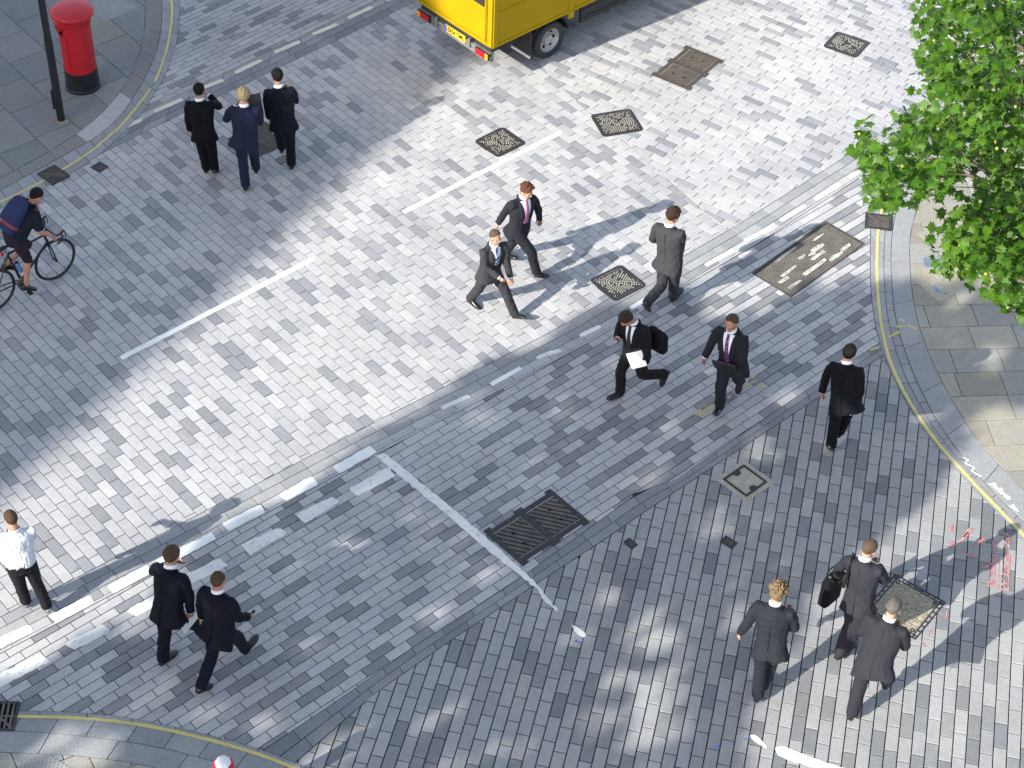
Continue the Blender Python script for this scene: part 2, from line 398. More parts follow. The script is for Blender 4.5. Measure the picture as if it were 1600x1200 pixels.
tag(mb.build('border_stones', M['sett'], tones=True), kind='structure')

# kerbs: channel stones and kerb stones on a bed laid over the setts
def poly_between(A, B): return [tuple(p) for p in A] + [tuple(p) for p in B[::-1]]
def band_sheet(A, B, z, name, mat):
    n = 140
    def rs(p):
        d = np.linalg.norm(np.diff(p, axis=0), axis=1); cum = np.concatenate([[0], np.cumsum(d)]); t = np.linspace(0, cum[-1], n)
        return np.stack([np.interp(t, cum, p[:, k]) for k in (0, 1)], 1)
    A, B = rs(A), rs(B); mb = MB()
    mb.add([(p[0], p[1], z) for p in A] + [(p[0], p[1], z) for p in B], [[i, i + 1, n + i + 1, n + i] for i in range(n - 1)])
    bm = bmesh.new(); me = mb.mesh(name); bm.from_mesh(me)
    for f in bm.faces:
        if f.normal.z < 0: f.normal_flip()
    bm.to_mesh(me); bm.free()
    return tag(link(name, me, mat), kind='structure')
gk = lambda s: sc_((.275, .28, .285), .88, 1.1)
gl = lambda s: sc_((.285, .287, .287), .94, 1.05)
for nm, (o1, y1, i1, k1) in dict(right=(R_OUT, R_YEL, R_IN, R_KERB), left=(L_OUT, L_YEL, L_IN, L_KERB), near=(B_OUT, B_YEL, B_IN, B_KERB)).items():
    band_sheet(o1, k1, .0025, 'kerb_bed', M['mortar'])
    mb = MB()
    if nm == 'left':
        strip(mb, o1, y1, 0, 1, .42, .006, gk, zb=-.01); strip(mb, y1, i1, 0, 1, .30, .006, gk, zb=-.01)
        tot = np.linalg.norm(np.diff((i1 + k1[:len(i1)] if len(i1) == len(k1) else i1 + i1), axis=0), axis=1).sum() / 2
        pA, pB, pC = (V2(at(*q)) for q in ((174, 163), (116, 214), (228, 8)))
        kb = (i1[np.linspace(0, len(i1) - 1, 60).astype(int)])
        def kt(s, i1=i1):
            d = np.concatenate([[0], np.cumsum(np.linalg.norm(np.diff(i1, axis=0), axis=1))]); p = np.array([np.interp(s * 1.03, d, i1[:, k]) for k in (0, 1)])
            pale = V2(at(190, 182))[1] > p[1] > V2(at(140, 226))[1]
            return sc_((.37, .37, .37) if pale else (.205, .195, .18), .95, 1.05)
        strip(mb, i1, k1, 0, 1, .62, .010, kt, zb=-.01, gap=.006)
    elif nm == 'near':
        strip(mb, o1, y1, 0, 1, .5, .006, gk, zb=-.01); strip(mb, y1, i1, 0, 1, .45, .006, gk, zb=-.01); strip(mb, i1, k1, 0, 1, .8, .012, gl, zb=-.01)
    else:
        strip(mb, o1, y1, 0, 1, .5, .006, gk, zb=-.01); strip(mb, y1, i1, 0, .5, .6, .006, gk, zb=-.01); strip(mb, y1, i1, .5, 1, .38, .006, gk, zb=-.01); strip(mb, i1, k1, 0, 1, .85, .014, gl, zb=-.01)
    tag(mb.build('kerb_stones', M['kerb'], tones=True), kind='structure')
    # yellow line, hand painted width
    w = .042 if nm != 'left' else .036
    p = resample(y1, .05); 
    segs = [(0, len(p))]
    if nm == 'left':
        gp = V2(at(238, 133)); k = int(np.argmin(((p - gp) ** 2).sum(1))); segs = [(0, k - 1), (k + 2, len(p))]
    for a, b in segs:
        q = p[a:b]; A, B = offset(q, w * .5), offset(q, -w * .5); A = A + RNG.normal(0, .0022, A.shape); B = B + RNG.normal(0, .0022, B.shape)
        n = len(q); mb = MB(); mb.add([(x[0], x[1], .0105) for x in A] + [(x[0], x[1], .0105) for x in B], [[i, i + 1, n + i + 1, n + i] for i in range(n - 1)])
        o_ = mb.build('yellow_line', M['yellow']); tag(o_, kind='structure')

# pavements
def pave(name, kerb, side, far, ang, pitch, length, tones, origin, z=.014, ch=.003, lenvar=.25):
    poly = [tuple(p) for p in kerb] + far
    mb = MB(); mb.prism(poly, -.03, .0045); tag(mb.build('pavement_bed', M['mortar']), kind='structure')
    xs = [p[0] for p in poly]; ys = [p[1] for p in poly]
    pf = lambda d: sc_(random.choice(tones), .88, 1.1)
    return tile(name, ang, pitch, length, [(kerb, side)], (max(-16, min(xs) - 1.2), min(ys) - 1, min(16, max(xs) + 1.2), min(34, max(ys) + 1)), 0, .010, z, .3, M['slab'], None, ch, pf, lenvar, origin)
YORK = [(.285, .275, .235), (.30, .285, .238), (.27, .265, .235), (.315, .295, .24), (.285, .262, .212), (.275, .27, .243)]
pave('pavement_slabs', R_KERB, 1, [(16, 9), (16, 24)], 6.0, .47, .72, YORK, (at(1450, 548).x, at(1450, 548).y))
pave('pavement_slabs', L_KERB, -1, [(-15, 18), (-15, 33)], -49, .66, .92, [(.195, .207, .20), (.212, .216, .203), (.185, .196, .194), (.222, .218, .19), (.203, .206, .195)], (at(26, 38).x, at(26, 38).y))
pave('pavement_slabs', B_KERB, -1, [(-1, 8), (-9, 8)], 30, .42, .5, [(.30, .30, .27), (.33, .32, .28), (.27, .28, .27)], (at(120, 1180).x, at(120, 1180).y))
# blistered tactile slabs
def tactile(quad_list, cols, name='tactile_paving', rows=9):
    mb = MB()
    for q, c in zip(quad_list, cols):
        P = [np.array(at(x, y)[:2]) for x, y in q]
        mb.prism([tuple(p) for p in P], .010, .0185, tone=c, ch=.002)
        for i in range(rows):
            for j in range(rows):
                a, b = (i + .5) / rows, (j + .5) / rows
                p = (P[0] * (1 - a) + P[1] * a) * (1 - b) + (P[3] * (1 - a) + P[2] * a) * b
                r = .0125; n = 7
                mb.add([(p[0] + r * k * math.cos(t * 6.2832 / n), p[1] + r * k * math.sin(t * 6.2832 / n), z) for k, z in ((1, .0183), (.6, .0235)) for t in range(n)],
                       [[t, (t + 1) % n, n + (t + 1) % n, n + t] for t in range(n)] + [list(range(n, 2 * n))], tone=tuple(v * .78 for v in c))
    tag(mb.build(name, M['slab'], tones=True), kind='structure')
def quads(o, e1, e2, n1, n2):
    o, e1, e2 = (np.array(v, float) for v in (o, e1, e2)); return [[tuple(o + e1 * (i + a) + e2 * (j + b)) for a, b in ((.015, .015), (.985, .015), (.985, .985), (.015, .985))] for i in range(n1) for j in range(n2)]
random.seed(3)
q = [k for k in quads((88, -18), (38, 27), (52, -22), 4, 5) if all(inpoly(V2(at(*c)), [tuple(p) for p in L_KERB] + [(-15, 18), (-15, 33)]) for c in k) and k[0][1] < 66 and k[2][0] > 150]
tactile(q, [random.choice(((.30, .27, .21), (.26, .265, .26), (.265, .27, .26), (.32, .285, .215))) for _ in q])
q = [k for k in quads((1424, 436), (52, -31), (44, 38), 5, 4) if all(inpoly(V2(at(*c)), [tuple(p) for p in R_KERB] + [(16, 9), (16, 24)]) for c in k) and k[0][1] < 470]
q += [k for k in quads((1424, 436), (52, -31), (-44, -38), 6, 5) if all(inpoly(V2(at(*c)), [tuple(p) for p in R_KERB] + [(16, 9), (16, 24)]) for c in k)]
tactile(q, [random.choice(((.34, .31, .25), (.30, .29, .265), (.36, .33, .25), (.31, .29, .25))) for _ in q])
q = [k for k in quads((20, 1190), (62, -8), (50, 33), 5, 3) if k[0][1] > 1150]
q = [k for k in q if all(inpoly(V2(at(*c)), [tuple(p) for p in B_KERB] + [(-1, 8), (-9, 8)]) for c in k)]
tactile(q, [random.choice(((.42, .39, .31), (.33, .33, .31), (.30, .30, .29))) for _ in q])
random.seed(21)

# ------------------------------------------------------------------ painted marks
def mark(name, px, mat, label=None, z=.0045, rough=.006, sub=.05):
    P = np.array([[p.x, p.y] for p in atl(px)]); P = np.vstack([P, P[:1]])
    P = resample(P, sub)[:-1]; P = P + RNG.normal(0, rough, P.shape) * .6
    mb = MB(); mb.add([(p[0], p[1], z) for p in P], [list(range(len(P)))])
    me = mb.mesh(name); bm = bmesh.new(); bm.from_mesh(me)
    for f in bm.faces:
        if f.normal.z < 0: f.normal_flip()
    bmesh.ops.triangulate(bm, faces=bm.faces); bm.to_mesh(me); bm.free()
    return tag(link(name, me, mat), label, kind='structure')
def lane(a, b, w):
    A, B = at(*a), at(*b); d = (B - A).normalized(); n = Vector((-d.y, d.x, 0)) * w / 2
    return [A - n, B - n, B + n, A + n]
def mark3(name, pts, mat, label=None, z=.0045, rough=.004, sub=.06):
    P = np.array([[p[0], p[1]] for p in pts]); P = np.vstack([P, P[:1]]); P = resample(P, sub)[:-1]; P = P + RNG.normal(0, rough, P.shape) * .6
    mb = MB(); mb.add([(p[0], p[1], z) for p in P], [list(range(len(P)))]); me = mb.mesh(name)
    bm = bmesh.new(); bm.from_mesh(me)
    for f in bm.faces:
        if f.normal.z < 0: f.normal_flip()
    bmesh.ops.triangulate(bm, faces=bm.faces); bm.to_mesh(me); bm.free()
    return tag(link(name, me, mat), label, kind='structure')
mark3('white_line', lane((189, 560), (491, 404), .088), M['white'])
mark3('white_line', lane((630, 332), (878, 206), .088), M['white'])
mark('white_line', [(586, 712), (600, 708), (700, 788), (780, 858), (832, 906), (850, 926), (862, 942), (874, 955), (870, 957), (858, 946), (848, 938), (840, 921), (762, 860), (692, 799), (640, 757)], M['white2'], rough=.010)
mark('paint_blob', [(893, 976), (903, 980), (915, 990), (916, 996), (908, 997), (898, 987)], M['white2'])
mark('paint_blob', [(1172, 1149), (1181, 1148), (1200, 1168), (1196, 1170), (1176, 1157)], M['white'], rough=.004)
mark('white_line', [(1212, 1169), (1222, 1166), (1252, 1178), (1290, 1192), (1330, 1203), (1328, 1213), (1286, 1203), (1240, 1191), (1216, 1181)], M['white'], rough=.006)
# dashes of the near border: two staggered rows on the left, thin ones to the right
for q in [[(-30, 1010), (46, 975), (52, 988), (-22, 1024)], [(76, 962), (140, 930), (147, 942), (88, 974)], [(168, 916), (230, 883), (238, 894), (176, 928)],
          [(244, 876), (330, 832), (338, 842), (254, 888)], [(347, 818), (406, 788), (415, 800), (357, 830)], [(434, 774), (487, 744), (498, 757), (447, 783)], [(520, 730), (578, 696), (588, 707), (531, 740)]]:
    mark('white_dash', q, M['white'], rough=.008)
for q in [[(-20, 1062), (62, 1022), (78, 1034), (-6, 1078)], [(102, 1006), (160, 975), (173, 986), (116, 1017)], [(198, 954), (248, 926), (262, 938), (212, 964)], [(276, 905), (342, 872), (356, 884), (290, 918)], [(377, 852), (436, 824), (448, 834), (391, 868)], [(462, 804), (518, 776), (531, 784), (478, 818)], [(546, 764), (606, 730), (618, 744), (558, 776)]]:
    mark('white_dash', q, M['white2'], rough=.008)
for a, b in [((690, 638), (735, 618)), ((767, 601), (814, 575)), ((838, 559), (876, 547)), ((906, 525), (938, 510)), ((985, 482), (1018, 463)), ((1102, 415), (1146, 391)), ((1163, 377), (1205, 355)), ((1219, 345), (1259, 321)), ((1273, 312), (1312, 288)), ((1326, 279), (1362, 257))]:
    t = a[0] < 760 or 830 < a[0] < 890
    mark3('white_dash', lane(a, b, .075), M['white2'] if t else M['white'], rough=.010 if t else .004)
for a, b in [((177, 206), (222, 187)), ((240, 175), (285, 155)), ((318, 137), (349, 125)), ((367, 114), (409, 94)), ((429, 82), (469, 65)), ((488, 54), (527, 38)), ((544, 28), (582, 11)), ((604, 1), (640, -15)), ((664, -26), (700, -42))]:
    mark3('white_dash', lane(a, b, .088), M['cream'])
# surveyors' sprayed notes
def strokes(name, segs, w, mat, z=.0048):
    mb = MB()
    for pl_ in segs:
        P = [at(*p) for p in pl_]
        for i in range(len(P) - 1):
            a, b = P[i], P[i + 1]; d = (b - a); L = d.length; d.normalize(); n = Vector((-d.y, d.x, 0)) * w / 2; e = d * w * .3
            mb.add([(q.x, q.y, z + .0001 * (i % 3)) for q in (a - n - e, b - n + e, b + n + e, a + n - e)], [[0, 1, 2, 3]])
    return tag(mb.build(name, mat), kind='structure')
def words(name, text, a, b, height, mat, z=.005, shear=.25):
    """sprayed lettering running from pixel a to pixel b on the ground"""
    A, B = at(*a), at(*b); cu = bpy.data.curves.new(name, 'FONT'); cu.body = text; cu.size = height; cu.shear = shear; cu.offset = .004; cu.resolution_u = 2
    t = bpy.data.objects.new('tmp', cu); COL.objects.link(t); bpy.context.view_layer.update()
    me = bpy.data.meshes.new_from_object(t.evaluated_get(bpy.context.evaluated_depsgraph_get())); bpy.data.objects.remove(t)
    xs = [v.co.x for v in me.vertices]; k = (B - A).length / max(.01, max(xs) - min(xs)); 
    for v in me.vertices: v.co.x = (v.co.x - min(xs)) * k + .006 * math.sin(v.co.y * 30); v.co.z = 0; v.co.y *= 1 + .12 * math.sin(v.co.x * 9)
    d = B - A; o = link(name, me, mat); o.location = (A.x, A.y, z); o.rotation_euler = (0, 0, math.atan2(d.y, d.x))
    return tag(o, kind='structure')
words('sprayed_note', 'Pavcable 1m', (1553, 921), (1557, 846), .105, M['rspray'])
words('sprayed_note', 'W Linen 2.0', (1574, 925), (1578, 835), .105, M['rspray'])
strokes('sprayed_underline', [[(1559, 921), (1561, 870)], [(1575, 926), (1578, 865)]], .016, M['rspray'])
strokes('sprayed_circle', [[(1487, 848), (1492, 851), (1489, 856), (1485, 852)], [(1500, 847), (1514, 832), (1519, 829), (1516, 826), (1505, 838)], [(1499, 857), (1505, 861)], [(1511, 867), (1517, 870), (1520, 864)], [(1523, 854), (1534, 844), (1527, 850), (1537, 842)], [(1536, 888), (1545, 883), (1540, 886)], [(1487, 820), (1487, 830)]], .035, M['rspray'])
strokes('sprayed_tick', [[(1470, 958), (1477, 966), (1480, 956)], [(1418, 995), (1426, 999)], [(1440, 1003), (1446, 1010)], [(1455, 985), (1450, 992)]], .02, M['rspray'])
strokes('sprayed_note', [[(1087, 648), (1094, 640), (1092, 650), (1099, 642), (1099, 648)], [(1102, 640), (1106, 643), (1104, 636)], [(1108, 637), (1114, 633)], [(1138, 622), (1141, 619)], [(1157, 604), (1164, 600), (1161, 606), (1170, 601), (1167, 596)], [(1172, 600), (1182, 594)], [(1184, 603), (1194, 605), (1186, 600)], [(1171, 588), (1179, 587), (1175, 591)], [(1198, 619), (1206, 616)], [(1160, 574), (1166, 572)]], .028, M['yspray'])
strokes('sprayed_note', [[(1388, 528), (1405, 520)], [(1401, 512), (1412, 511)], [(1408, 500), (1411, 504)], [(1420, 510), (1431, 515)], [(1360, 548), (1372, 544)]], .04, M['yspray'], .0165)
strokes('sprayed_note', [[(1458, 450), (1464, 456), (1461, 448), (1468, 458)], [(1468, 460), (1480, 461)], [(1546, 412), (1552, 408), (1549, 414), (1558, 413)], [(1560, 414), (1566, 411)]], .03, M['bspray'], .0205)
words('sprayed_note', 'Bollards', (1545, 757), (1575, 783), .10, M['white'], .0165)
strokes('sprayed_note', [[(1578, 792), (1586, 797), (1582, 790), (1590, 800)], [(1504, 716), (1512, 720), (1508, 725), (1522, 732), (1518, 737), (1532, 746)]], .022, M['white'], .0165)
strokes('sprayed_tick', [[(898, 996), (900, 1003)], [(907, 1004), (910, 999)], [(900, 1002), (908, 1005)]], .02, M['bspray'])
strokes('sprayed_note', [[(1116, 1170), (1124, 1164), (1120, 1172)], [(1136, 1164), (1146, 1160)], [(1160, 1157), (1172, 1152)]], .018, M['bspray'])
# ------------------------------------------------------------------ ironwork set into the paving
def cover_root(name, corners, label, cat, group=None, z=0.0):
    P = atl(corners, z); c = sum(P, Vector()) / 4
    ex = ((P[1] - P[0]) + (P[2] - P[3])) / 2; ey = ((P[3] - P[0]) + (P[2] - P[1])) / 2
    r = empty(name, c, math.atan2(ex.y, ex.x)); tag(r, label, cat, group)
    n = Vector((-ex.y, ex.x, 0)).normalized()
    return r, ex.length, abs(ey.dot(n)), (1 if ey.dot(n) > 0 else -1)
def rrect(w, h, r, n=4):
    out = []
    for cx, cy, a0 in ((w / 2 - r, h / 2 - r, 0), (-w / 2 + r, h / 2 - r, 90), (-w / 2 + r, -h / 2 + r, 180), (w / 2 - r, -h / 2 + r, 270)):
        for k in range(n + 1):
            a = D(a0 + 90 * k / n); out.append((cx + r * math.cos(a), cy + r * math.sin(a)))
    return out
def ring_prism(mb, outer, inner, z0, z1, tone=None):
    n = len(outer); vs = [(p[0], p[1], z) for z in (z0, z1) for q in (outer, inner) for p in q]
    # layout: outer bottom, inner bottom, outer top, inner top
    fs = []
    for i in range(n):
        j = (i + 1) % n
        fs += [[i, j, 2 * n + j, 2 * n + i], [n + j, n + i, 3 * n + i, 3 * n + j], [2 * n + i, 2 * n + j, 3 * n + j, 3 * n + i]]
    mb.add(vs, fs, tone=tone)
def lug_cover(corners, label, seam=True, hole=None, worn=.0, r=.05):
    root, w, h, sg = cover_root('manhole_cover', corners, label, 'manhole cover', 'round-patterned manhole covers in the carriageway')
    mb = MB(); ring_prism(mb, rrect(w + .05, h + .05, r + .02), rrect(w - .035, h - .035, r * .7), -.02, .0075); mb.build('frame', M['iron'], root)
    mb = MB(); mb.prism(rrect(w - .05, h - .05, r * .7), -.02, .003); lid = mb.build('lid', M['iron'], root)
    mb = MB(); R = max(w, h) * .68; k = 0; rad = .03
    while rad < R:
        n = max(6, int(2 * math.pi * rad / .036)); off = (k % 2) * .5
        for i in range(n):
            a = 2 * math.pi * (i + off) / n; x, y = rad * math.cos(a), rad * math.sin(a)
            if abs(x) > w / 2 - .05 or abs(y) > h / 2 - .05: continue
            if seam and abs(x * h / w - y * 1.0) < .009: continue
            if random.random() < worn: continue
            Mt = Matrix.Rotation(a, 3, 'Z'); mb.box((x, y, .0055), (.019, .018, .006), Mt)
        rad += .034; k += 1
    mb.build('lug_pattern', M['lug'], lid)
    if hole:
        mb = MB(); mb.lathe((hole[0], hole[1], .0), [(.016, .008), (.016, .0105)], 10); mb.build('key_hole', M['void'], lid)
    return root
lug_cover([(925, 438), (971, 414.5), (1006.5, 447), (960, 470)], 'square studded manhole cover at the carriageway edge, below the two men in sunlight', True, None, .10)
lug_cover([(745.5, 219.5), (787, 199.5), (818, 224.5), (776, 246)], 'square iron manhole cover touching the upper white line, with a dark key hole', False, (.06, .07), .25)
lug_cover([(926.5, 180.5), (984.5, 171.5), (1002, 203), (942.5, 213.5)], 'skewed square manhole cover with a diagonal seam, beyond the upper white line', True, None, .16)
lug_cover([(1289.5, 71.5), (1309, 49.5), (1356.5, 68), (1335.5, 90.5)], 'worn square iron manhole cover farthest up the road, near the tree', True, (-.05, .04), .3)

def ribbed_cover(corners, label, mat):
    root, w, h, sg = cover_root('duct_cover', corners, label, 'duct cover', 'ribbed double duct covers in the road')
    mb = MB(); mb.box((0, 0, -.006), (w - .02, h * .86, .02)); mb.build('bed', M['patch'], root)
    mb = MB(); t = .055; z = .003
    for x in (-w / 2 + t / 2, w / 2 - t / 2): mb.box((x, 0, z), (t, h, .018))
    mb.box((0, 0, z + .001), (.085, h * .98, .018))
    for y in (-h / 2 + .075, h / 2 - .075): mb.box((0, y, z - .0006), (w - .01, .07, .018))
    for x in (-w / 2 + .05, 0, w / 2 - .05):
        for y in (-h / 2 + .022, h / 2 - .022): mb.box((x, y, z + .0006), (.13 if x == 0 else .10, .05, .018))
    mb.build('frame', mat, root)
    for sx in (-1, 1):
        mb = MB(); cw, chh = w / 2 - t - .05, h - .24; cx = sx * (w / 4 - t / 4 + .01)
        mb.box((cx, 0, -.003), (cw, chh, .016))
        o = mb.build('lid', mat, root)
        mb = MB(); a = D(-24 if sg > 0 else 24) + D(90) * 0
        d = np.array([math.cos(D(57)), sg * math.sin(D(57))]); n = np.array([-d[1], d[0]])
        for k in range(-7, 8):
            p0 = n * k * .066
            # clip the rib to the lid
            ts = []
            tmin, tmax = -9, 9
            for ax, lim in ((0, cw / 2 - .012), (1, chh / 2 - .012)):
                lo, hi = (-lim - p0[ax]) / d[ax], (lim - p0[ax]) / d[ax]; lo, hi = min(lo, hi), max(lo, hi); tmin, tmax = max(tmin, lo), min(tmax, hi)
            if tmax - tmin > .05:
                A, B = p0 + d * tmin, p0 + d * tmax
                mb.bar((cx + A[0], A[1], .008), (cx + B[0], B[1], .008), .034, .010)
        mb.build('rib_pattern', M['lug2'] if mat is M['iron_b'] else M['rib'], o)
        for y in (-chh * .22, chh * .2):
            mb = MB(); mb.lathe((cx + sx * .03, y, 0), [(.017, .012), (.017, .0135)], 10); mb.build('key_hole', M['void'], o)
    return root
M['rib'] = plain('worn_ribs', (.11, .095, .08), .5, .25, var=.4, scale=9)
M['lug2'] = plain('dusty_ribs', (.105, .088, .074), .6, .1, var=.3, scale=9)
ribbed_cover([(755, 830), (860, 765), (921.3, 815.6), (816.9, 885)], 'large black ribbed double duct cover beside the long white stop line', M['iron'])
ribbed_cover([(1017.5, 116.9), (1071.3, 71.9), (1131.9, 95), (1076.9, 141.9)], 'brown rusty ribbed double duct cover in the sunlit road near the truck', M['iron_b'])

# long chequered cover
root, w, h, sg = cover_root('chamber_cover', [(1174.1, 427.1), (1288.8, 345.8), (1352.6, 380.8), (1236.3, 464.8)], 'long chequered iron chamber cover patched with mortar, beside the right kerb', 'chamber cover')
mb = MB(); ring_prism(mb, rrect(w, h, .012, 2), rrect(w - .05, h - .05, .008, 2), -.02, .008); mb.build('frame', M['iron_b'], root)
mb = MB(); mb.box((0, 0, -.008), (w - .05, h - .05, .022)); pl_ = mb.build('plate', plain('dusty_iron', (.045, .040, .035), .7, .1, var=.3, scale=6), root)
patches = [(-.62, .22, .28, .045), (-.1, .19, .5, .07), (.33, .25, .3, .06), (.60, .22, .22, .06), (.15, .05, .30, .05), (.28, -.06, .30, .06), (-.45, -.02, .36, .05), (-.05, -.09, .16, .05), (-.18, -.29, .50, .05), (-.66, .05, .2, .06), (.10, -.03, .14, .05), (.5, -.2, .24, .04)]
mb = MB(); mp = MB(); sx = .034
for i in range(int(w / sx) - 2):
    for j in range(int(h / sx) - 2):
        x, y = -w / 2 + .045 + i * sx, (-h / 2 + .045 + j * sx)
        inp = any(abs(x - a) < c / 2 and abs(y * sg - b) < d / 2 for a, b, c, d in patches)
        if not inp or random.random() < .3: mb.box((x, y, .005), (.026, .017, .006), Matrix.Rotation(D(45 if (i + j) % 2 else -45), 3, 'Z'))
for a, b, c, d in patches:
    poly = [(a + c / 2 * x + random.uniform(-.02, .02), (b + d / 2 * y + random.uniform(-.012, .012)) * sg) for x, y in ((-1, -1), (-.3, -1.2), (.4, -.9), (1, -1), (1, .9), (.2, 1.15), (-.5, 1), (-1, 1))]
    mp.prism(poly, 0, .0055 + random.uniform(0, .0008))
mb.build('stud_pattern', plain('worn_studs', (.21, .19, .155), .6, .1, var=.3, scale=5), pl_); mp.build('mortar_fill', M['patch'], pl_)

def tray_cover(corners, label, fill, ladder=False, name='access_cover'):
    root, w, h, sg = cover_root(name, corners, label, 'access cover')
    if not ladder:
        mb = MB(); ring_prism(mb, rrect(w + .12, h + .12, .015, 2), rrect(w - .01, h - .01, .01, 2), -.02, .0052); mb.build('surround', M['conc'], root)
        mb = MB(); ring_prism(mb, rrect(w, h, .01, 2), rrect(w - .075, h - .075, .01, 2), -.02, .0075); mb.build('frame', M['iron'], root)
        mb = MB(); mb.box((0, 0, -.006), (w - .07, h - .07, .023)); f = mb.build('fill', fill, root)
        for sy in (-1, 1):
            mb = MB(); x0, y0 = sy * .02, sy * (h / 2 - .065)
            mb.prism([(x0 - .06, y0 + sy * .03), (x0 + .06, y0 + sy * .03), (x0 + .045, y0 - sy * .02), (x0, y0 - sy * .035), (x0 - .045, y0 - sy * .02)], .004, .0085)
            mb.build('key_plate', M['iron'], f)
    else:
        mb = MB(); ring_prism(mb, rrect(w, h, .01, 2), rrect(w - .03, h - .03, .01, 2), -.02, .009); ring_prism(mb, rrect(w - .10, h - .10, .01, 2), rrect(w - .13, h - .13, .01, 2), -.02, .009)
        n1, n2 = int(w / .085), int(h / .085)
        for i in range(n1):
            for sy in (-1, 1): mb.box((-w / 2 + .05 + (w - .1) * i / (n1 - 1), sy * (h / 2 - .035), .002), (.014, .042, .013))
        for i in range(n2):
            for sx_ in (-1, 1): mb.box((sx_ * (w / 2 - .035), -h / 2 + .05 + (h - .1) * i / (n2 - 1), .002), (.042, .014, .013))
        mb.build('frame', M['iron'], root)
        mb = MB(); mb.box((0, 0, -.012), (w - .02, h - .02, .022)); mb.build('base_tray', M['conc'], root)
        mb = MB(); mb.box((0, 0, -.006), (w - .13, h - .13, .023)); f = mb.build('gravel_fill', fill, root)
        for x, y in ((w / 2 - .10, h / 2 - .10), (-w / 2 + .10, h / 2 - .10), (w / 2 - .10, -h / 2 + .10), (-w / 2 + .10, -h / 2 + .10)):
            mb = MB()
            for a in range(10):
                t0, t1 = a * .628, (a + 1) * .628; mb.bar((x + .022 * math.cos(t0), y + .022 * math.sin(t0), .009), (x + .022 * math.cos(t1), y + .022 * math.sin(t1), .009), .012, .006)
            mb.build('key_ring', M['iron'], f)
    return root
m, nt, b = newmat('gravel_resin'); vo = nt.nodes.new('ShaderNodeTexVoronoi'); vo.inputs['Scale'].default_value = 62
tc = nt.nodes.new('ShaderNodeTexCoord'); nt.links.new(tc.outputs['Object'], vo.inputs['Vector'])
hs = nt.nodes.new('ShaderNodeSeparateColor'); nt.links.new(vo.outputs['Color'], hs.inputs[0])
rr = ramp(nt, hs.outputs[0], [(0.0, (.27, .235, .16)), (.4, (.44, .39, .27)), (.75, (.56, .50, .36)), (.9, (.30, .23, .19))])
r2 = ramp(nt, vo.outputs['Distance'], [(.25, 1.0), (.6, .5)])
nt.links.new(mul(nt, rr.outputs[0], r2.outputs[0]), b.inputs['Base Color']); b.inputs['Roughness'].default_value = .8; bump(nt, b, vo.outputs['Distance'], -.6, .01); M['gravel'] = m
tray_cover([(1130.2, 748.6), (1162.1, 724.9), (1199.8, 754.3), (1164.3, 777.9)], 'small concrete-filled cover with a dark rim and two key plates in the shade', M['conc'])
tray_cover([(1352, 953), (1398.7, 894.7), (1477.3, 944), (1428, 1001)], 'large gravel-filled cover in a black ladder frame beside the near trio', M['gravel'], True)

def grate(corners, label, bars, rim=.045, z=.016, diag=True, cat='drain grate', name='drain_grate', barmat=None):
    root, w, h, sg = cover_root(name, corners, label, cat)
    mb = MB(); ring_prism(mb, rrect(w, h, .008, 2), rrect(w - rim * 2, h - rim * 2, .006, 2), -.02, z + .004); mb.build('frame', M['iron'], root)
    mb = MB(); mb.box((0, 0, .006), (w - rim * 1.8, h - rim * 1.8, .012)); mb.build('gully_pit', M['void'], root)
    mb = MB(); W, H = w - rim * 2, h - rim * 2
    for k in range(bars):
        x = -W / 2 + W * (k + .5) / bars; mb.box((x, 0, z - .003), (W / bars * .48, H, .012))
    mb.box((0, 0, z - .001), (W, .022, .012))
    if diag: mb.bar((-W / 2, -H / 2 * sg, z + .0005), (W / 2, H / 2 * sg, z + .0005), .022, .012)
    mb.build('bars', barmat or M['rib'], root); return root
grate([(1394.6, 338), (1393, 362), (1351, 356), (1351.8, 333.5)][::-1], 'barred iron drain grate on the yellow line by the right kerb', 9, barmat=M['lug2'])
grate([(58, 272), (85, 259), (110, 275), (81, 291)], 'dark iron drain grate in the left channel beyond the cyclist', 11)
grate([(-24, 1097), (34, 1098), (20, 1143), (-36, 1144)], 'coarse iron drain grate at the bottom left edge of the picture', 6, .03, .018)

def small_box(corners, label, inner=False, mat=None):
    root, w, h, sg = cover_root('valve_cover', corners, label, 'valve cover')
    mb = MB(); ring_prism(mb, rrect(w, h, .006, 2), rrect(w - .035, h - .035, .005, 2), -.02, .007); mb.build('frame', M['iron'], root)
    mb = MB(); mb.box((0, 0, -.005), (w - .034, h - .034, .018)); l = mb.build('lid', mat or M['iron'], root)
    mb = MB()
    for k in (-1, 0, 1): mb.box((k * w * .2, 0, .005), (w * .08, h * .55, .004))
    mb.build('tread_bars', M['rib'], l)
small_box([(141, 261.5), (156, 253), (170.5, 260.5), (155, 270.5)], 'small black valve cover near the left drain grate')
small_box([(430, 250), (443, 243), (456, 249.5), (438, 257)], 'small valve cover with a pale lid by the right foot of the far trio', mat=M['conc'])
small_box([(973, 847), (984, 840), (996.5, 852), (987, 858.5)], 'tiny dark valve cover near the right corner of the black duct cover')
small_box([(1124, 845.5), (1135, 836.5), (1152, 849), (1143, 859)], 'tiny dark valve cover left of the fair-haired man')
root, w, h, sg = cover_root('meter_cover', [(1442, 403), (1478, 405), (1477, 421), (1441, 420)], 'small grey meter cover in the right pavement under the leaves', 'meter cover')
mb = MB(); ring_prism(mb, rrect(w, h, .02, 3), rrect(w - .04, h - .04, .015, 3), .0, .027); mb.build('frame', plain('zinc', (.34, .37, .42), .45, .5), root)
